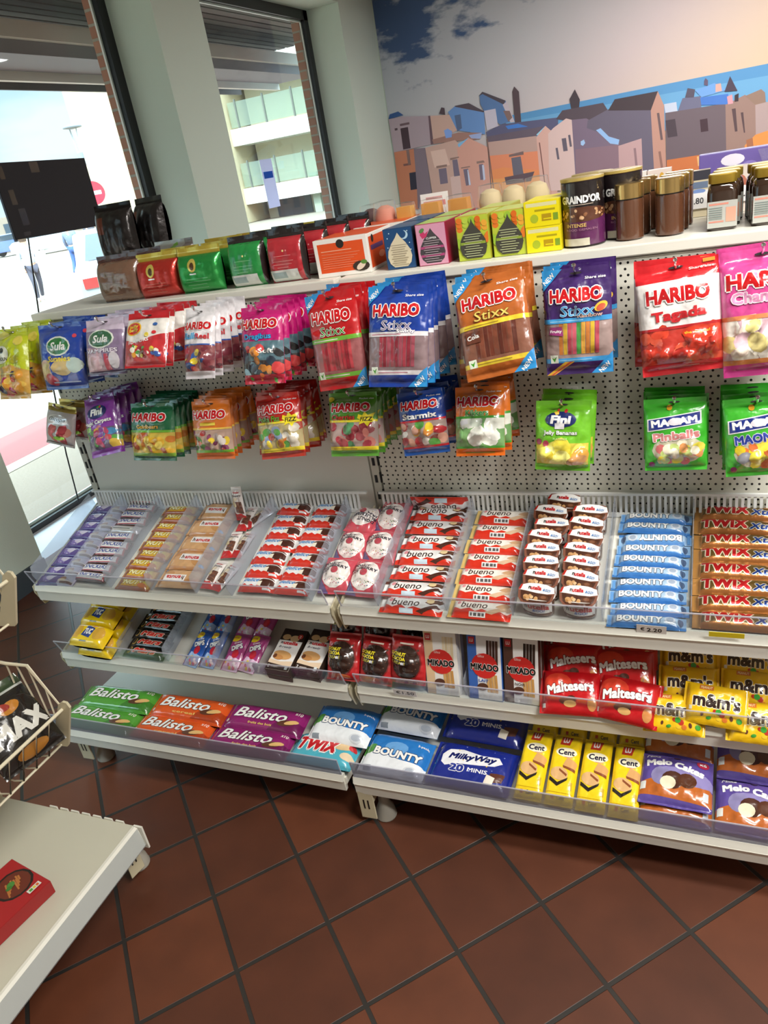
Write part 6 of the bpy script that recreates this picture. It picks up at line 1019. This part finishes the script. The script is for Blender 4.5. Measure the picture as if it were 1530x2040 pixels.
carton('red_meal_box', .2, .15, .036, 'a81c20', [('p', [(.0, .25), (.35, .3), (.4, 1), (0, 1)], '96161a'), ('e', .78, .5, .22, .3, '1d1512'), ('e', .78, .5, .19, .26, '6a2a18')]+[('p', [(.64+.03*i, .34+.05*(i % 4)), (.66+.03*i, .34+.05*(i % 4)), (.74+.022*i, .62-.03*(i % 3)), (.72+.022*i, .63-.03*(i % 3))], 'b8743a') for i in range(8)]+[('e', .76, .54, .05, .06, '4a8a3a', 30), ('e', .72, .5, .04, .04, '3a7a30'), ('c', .42, .9, .06, 'd8a8a0'), ('e', .12, .9, .2, .18, 'dcd8c0'), ('r', .1, .54, .5, .58, 'd8b8b0'), ('r', .1, .47, .46, .51, 'd8b8b0'), ('r', .2, .36, .48, .44, 'dcd6c4'), ('r', .78, .08, .94, .17, 'dcdcd4'), ('r', .8, .1, .84, .15, '4a9a3a'), ('r', .85, .1, .88, .15, 'd8c83a'), ('r', .89, .1, .92, .15, 'd86a2a')], right=[('r', 0, 0, 1, 1, '98181c'), ('r', .1, .55, .9, .95, 'c8c8c4')], sides='98181c')
put('red_meal_box', 'meal_box', 'red noodle meal box lying flat on the base of the corner rack', 'meal box', None, Tr(-.632, -1.028, .2015) @ Rz(80))

PAPER = bpy.data.materials.new('thin_paper_lit_through'); PAPER.use_nodes = True; q_ = PAPER.node_tree; q_.nodes.clear()
a_ = q_.nodes.new('ShaderNodeAttribute'); a_.attribute_name = 'Col'; d_ = q_.nodes.new('ShaderNodeBsdfDiffuse'); l_ = q_.nodes.new('ShaderNodeBsdfTranslucent'); x_ = q_.nodes.new('ShaderNodeMixShader'); o_ = q_.nodes.new('ShaderNodeOutputMaterial')
x_.inputs[0].default_value = .85
for n_, k_ in ((d_, 1), (l_, 2)): q_.links.new(a_.outputs['Color'], n_.inputs[0]); q_.links.new(n_.outputs[0], x_.inputs[k_])
q_.links.new(x_.outputs[0], o_.inputs[0])
# ================================================================== ON AND BEHIND THE WINDOW PANES
m = MB(); m.box(-.003, .003, 0, .66, 0, .355, '1d1a20'); m.box(-.0031, -.0005, -.01, .012, -.01, .36, '5a6878')
ps = tag(obj('window_poster', m.mesh('window_poster', MATT), None, Tr(-2.392, 1.365, 1.492) @ Rx(-1)), 'black back of a poster board taped on the inside of the window', 'poster')
tp = MB()
for y, z, w_, h in ((.03, .28, .03, .06), (.05, .16, .035, .07), (.075, .06, .045, .08), (.24, .3, .06, .05), (.06, .01, .05, .02)): tp.box(.003, .0036, y, y+w_, z, z+h, '6a6468')
obj('tape', tp.mesh('tape', clear_mat('sticky_tape', 'c8c4c8', .35, '9a9494', .1)), ps)
m = MB(); m.tube([(-2.385, 1.44, 1.49), (-2.386, 1.39, 1.3), (-2.388, 1.335, 1.09), (-2.388, 1.2, .4), (-2.37, 1.15, .12)], .004, 6); tag(obj('power_cable', m.mesh('power_cable', BLACKM)), 'thin black cable hanging down the window below the poster board', 'cable')
m = MB(); m.box(-2.425, -2.423, 4.03, 4.22, 1.36, 1.72, 'dcdcf0'); m.box(-2.4229, -2.4225, 4.05, 4.2, 1.58, 1.63, '6a9ad8'); tag(obj('window_notice', m.mesh('window_notice', PAPER)), 'pale lilac notice stuck on the pane of the window nearest the mural', 'notice')

def person(name, label, x, y, a, h, top, legs, hair, bagc=None):
    """one continuous skinned body, clothes and hair grown as their own skins over it, mid stride"""
    s = h/1.7; P = thing(name, label, 'person', Tr(x, y, GZ-.02) @ Rz(a))
    J = {'pel': (0, 0, .93), 'che': (0, .02, 1.25), 'nec': (0, .01, 1.43), 'hea': (0, .0, 1.56), 'top': (0, .0, 1.66),
         'shl': (-.18, .02, 1.38), 'ell': (-.23, .1, 1.12), 'hal': (-.2, -.02, .88), 'fil': (-.19, -.05, .78), 'shr': (.18, .02, 1.38), 'elr': (.24, .0, 1.12), 'har': (.22, -.12, .92), 'fir': (.21, -.17, .84),
         'hil': (-.09, 0, .88), 'knl': (-.1, -.14, .50), 'anl': (-.1, .02, .09), 'tol': (-.1, -.14, .04), 'hir': (.09, 0, .88), 'knr': (.1, .06, .48), 'anr': (.1, .28, .12), 'tor': (.1, .18, .03)}
    def skin(nm, chain, rad, m_, par):
        names = []; edges = []
        for c in chain:
            for q in c:
                if q not in names: names.append(q)
            edges += [(names.index(c[i]), names.index(c[i+1])) for i in range(len(c)-1)]
        me = bpy.data.meshes.new(nm); me.from_pydata([tuple(k*s for k in J[q]) for q in names], edges, []); o = obj(nm, me, par)
        md = o.modifiers.new('skin', 'SKIN'); md.use_smooth_shade = True
        for i, q in enumerate(names):
            r = rad[q]*s; me.skin_vertices[0].data[i].radius = (r, r*.85); me.skin_vertices[0].data[i].use_root = i == 0
        o.modifiers.new('sub', 'SUBSURF').render_levels = 1
        ev = o.evaluated_get(bpy.context.evaluated_depsgraph_get()); m2 = bpy.data.meshes.new_from_object(ev); o.modifiers.clear(); o.data = m2; m2.materials.append(m_); m2.polygons.foreach_set('use_smooth', [True]*len(m2.polygons)); return o
    base = dict(pel=.13, che=.15, nec=.055, hea=.1, top=.07, shl=.06, ell=.042, hal=.032, fil=.03, shr=.06, elr=.042, har=.032, fir=.03, hil=.09, knl=.058, anl=.04, tol=.035, hir=.09, knr=.058, anr=.04, tor=.035)
    arms = [('che', 'shl', 'ell', 'hal', 'fil'), ('che', 'shr', 'elr', 'har', 'fir')]; lg = [('pel', 'hil', 'knl', 'anl', 'tol'), ('pel', 'hir', 'knr', 'anr', 'tor')]
    sk = mat('skin_tone', 'c99a80', .6)
    body = skin('body', [('pel', 'che', 'nec', 'hea', 'top')]+arms+lg, base, sk, P)
    big = {k: v+.022 for k, v in base.items()}
    skin('jacket', [('pel', 'che'), ('che', 'shl', 'ell', 'hal'), ('che', 'shr', 'elr', 'har')], big, mat('coat_cloth', top, .8), body)
    skin('trousers', [('pel', 'hil', 'knl', 'anl'), ('pel', 'hir', 'knr', 'anr')], big, mat('trouser_cloth', legs, .8), body)
    for q, a_, b_ in (('shoe', 'anl', 'tol'), ('shoe', 'anr', 'tor')): skin('shoe', [(a_, b_)], {a_: .055, b_: .052}, mat('white_shoe', 'eeece4', .6), body)
    m = MB(); m.lathe([(.02, -.06), (.1, -.03), (.115, .03), (.08, .095), (.02, .11)], 14, None, s, s); obj('hair', m.mesh('hair', mat('hair_colour', hair, .6), smooth=True), body, Tr(0, .02*s, 1.60*s))
    return P
person('person', 'person in pale top and dark trousers walking across the square with a white bag', -13.9, 12.6, 60, 1.5, 'c8d2e0', '4a4a58', '5a4434')
m = MB(); m.prism([(-.17, -.22), (.17, -.22), (.14, .2), (-.14, .2)], -.06, .06, 'x', 'f0ece0'); m.tube([(.0, -.1, .2), (0, -.06, .42), (0, .06, .42), (0, .1, .2)], .012, 6, 'e4dccb'); tag(obj('tote_bag', m.mesh('tote_bag', MATT), None, Tr(-13.66, 12.75, .78) @ Rz(20)), 'white tote bag carried by the person crossing the square', 'bag')
person('person', 'person in grey blue top and blue jeans far across the square', -17.5, 18.0, 200, 1.6, '6a7890', '3a5a98', '6a4a34')
person('person', 'person in dark jacket beside the one in blue jeans', -17.1, 18.5, 170, 1.66, '4a4850', '5a564e', '3a2c24')

def car(x, y, a, c, label):
    o = thing('car', label, 'car', Tr(x, y, GZ-.02) @ Rz(a))
    m = MB(); prof = [(-2.1, .3), (-2.12, .75), (-1.9, .92), (-1.3, 1.0), (-.7, 1.42), (.7, 1.45), (1.45, 1.02), (2.05, .88), (2.12, .5), (2.05, .3)]
    m.prism([(p[0], p[1]) for p in prof], -.86, .86, 'y', c); b_ = obj('body', m.mesh('body', mat('car_paint', c, .25, coat=.8), bevel=.05), o)
    g = MB()
    for yy in (-.865, .86): g.prism([(-1.15, 1.02), (-.62, 1.36), (.62, 1.38), (1.25, 1.02)], yy, yy+.005, 'y')
    g.face([(-1.36, -.7, 1.0), (-1.36, .7, 1.0), (-.8, .62, 1.39), (-.8, -.62, 1.39)]); g.face([(1.5, .7, 1.02), (1.5, -.7, 1.02), (.82, -.62, 1.42), (.82, .62, 1.42)]); obj('window', g.mesh('window', mat('car_glass', '3a444e', .1)), o)
    for xx in (-1.3, 1.35):
        for yy in (-.78, .78):
            w_ = MB(); w_.lathe([(.18, -.1), (.31, -.1), (.32, 0), (.31, .1), (.18, .1)], 18, ['8a8a8c', '1c1c1e', '1c1c1e', '8a8a8c']); obj('wheel', w_.mesh('wheel', MATT), o, Tr(xx, yy, .32) @ Rx(90))
    l = MB()
    for yy in (-.75, .5): l.box(-2.14, -2.05, yy, yy+.25, .62, .78)
    obj('tail_lamp', l.mesh('tail_lamp', mat('red_lens', 'a83030', .3)), o)
car(-9.05, 10.3, 127, '9aa4ac', 'grey blue car parked outside behind the brown coffee bag')
car(-36, 36, 40, 'e8e8e8', 'white car parked far across the square'); car(-44, 41, 25, '5a6ea8', 'blue car far across the square beside the white van')
m = MB(); m.prism([(-2.4, .35), (-2.4, 1.9), (1.2, 1.95), (2.0, 1.1), (2.4, .95), (2.4, .35)], -.9, .9, 'y', 'f0f0f0'); v = thing('van', 'white van parked far across the square', 'van', Tr(-46, 36, GZ) @ Rz(20)); obj('body', m.mesh('body', mat('van_paint', 'f0f0f0', .35), bevel=.08), v)
m = MB(); m.box(1.25, 1.7, -.92, .92, 1.15, 1.75, '2a323a'); obj('window', m.mesh('window', MATT), v)
t_ = thing('street_lamp', 'grey street lamp with flat disc top standing above the square', 'street lamp', Tr(-16.15, 18.0, GZ))
m = MB(); m.tube([(0, 0, 0), (0, 0, 3.2)], .07, 10); obj('pole', m.mesh('pole', mat('grey_steel_pole', '6a7076', .5), smooth=True), t_)
m = MB(); m.lathe([(.06, 2.95), (.09, 3.0), (.09, 3.35), (.05, 3.4)], 12); obj('lamp_housing', m.mesh('lamp_housing', mat('grey_lamp_housing', '8a9096', .5), smooth=True), t_)
m = MB(); m.tube([(.07, 0, 3.35), (.12, 0, 4.0)], .02, 6); m.tube([(-.07, 0, 3.35), (-.12, 0, 4.0)], .02, 6); obj('lamp_arm', m.mesh('lamp_arm', mat('light_steel_arm', 'aab0b4', .5)), t_)
m = MB(); m.lathe([(.08, 3.98), (.27, 4.01), (.27, 4.04), (.1, 4.1)], 20); obj('lamp_shade', m.mesh('lamp_shade', mat('grey_lamp_shade', '6f757a', .5), smooth=True), t_)
t_ = thing('road_sign', 'round red no entry sign half hidden by the poster board', 'road sign', Tr(-12.1, 13.35, GZ) @ Rz(42))
m = MB(); m.tube([(0, 0, 0), (0, 0, 2.4)], .03, 8); obj('post', m.mesh('post', mat('grey_sign_post', '8a8e92', .5)), t_)
m = MB(); m.lathe([(.25, -.012), (.25, .012)], 28, ['c8283a']); sg = obj('sign_disc', m.mesh('sign_disc', mat('red_sign_face', 'd0283a', .4)), t_, Tr(0, -.04, 2.1) @ Rx(90))
m = MB(); m.box(-.17, .17, -.04, .04, .012, .014); obj('white_bar', m.mesh('white_bar', WHITEP), sg)
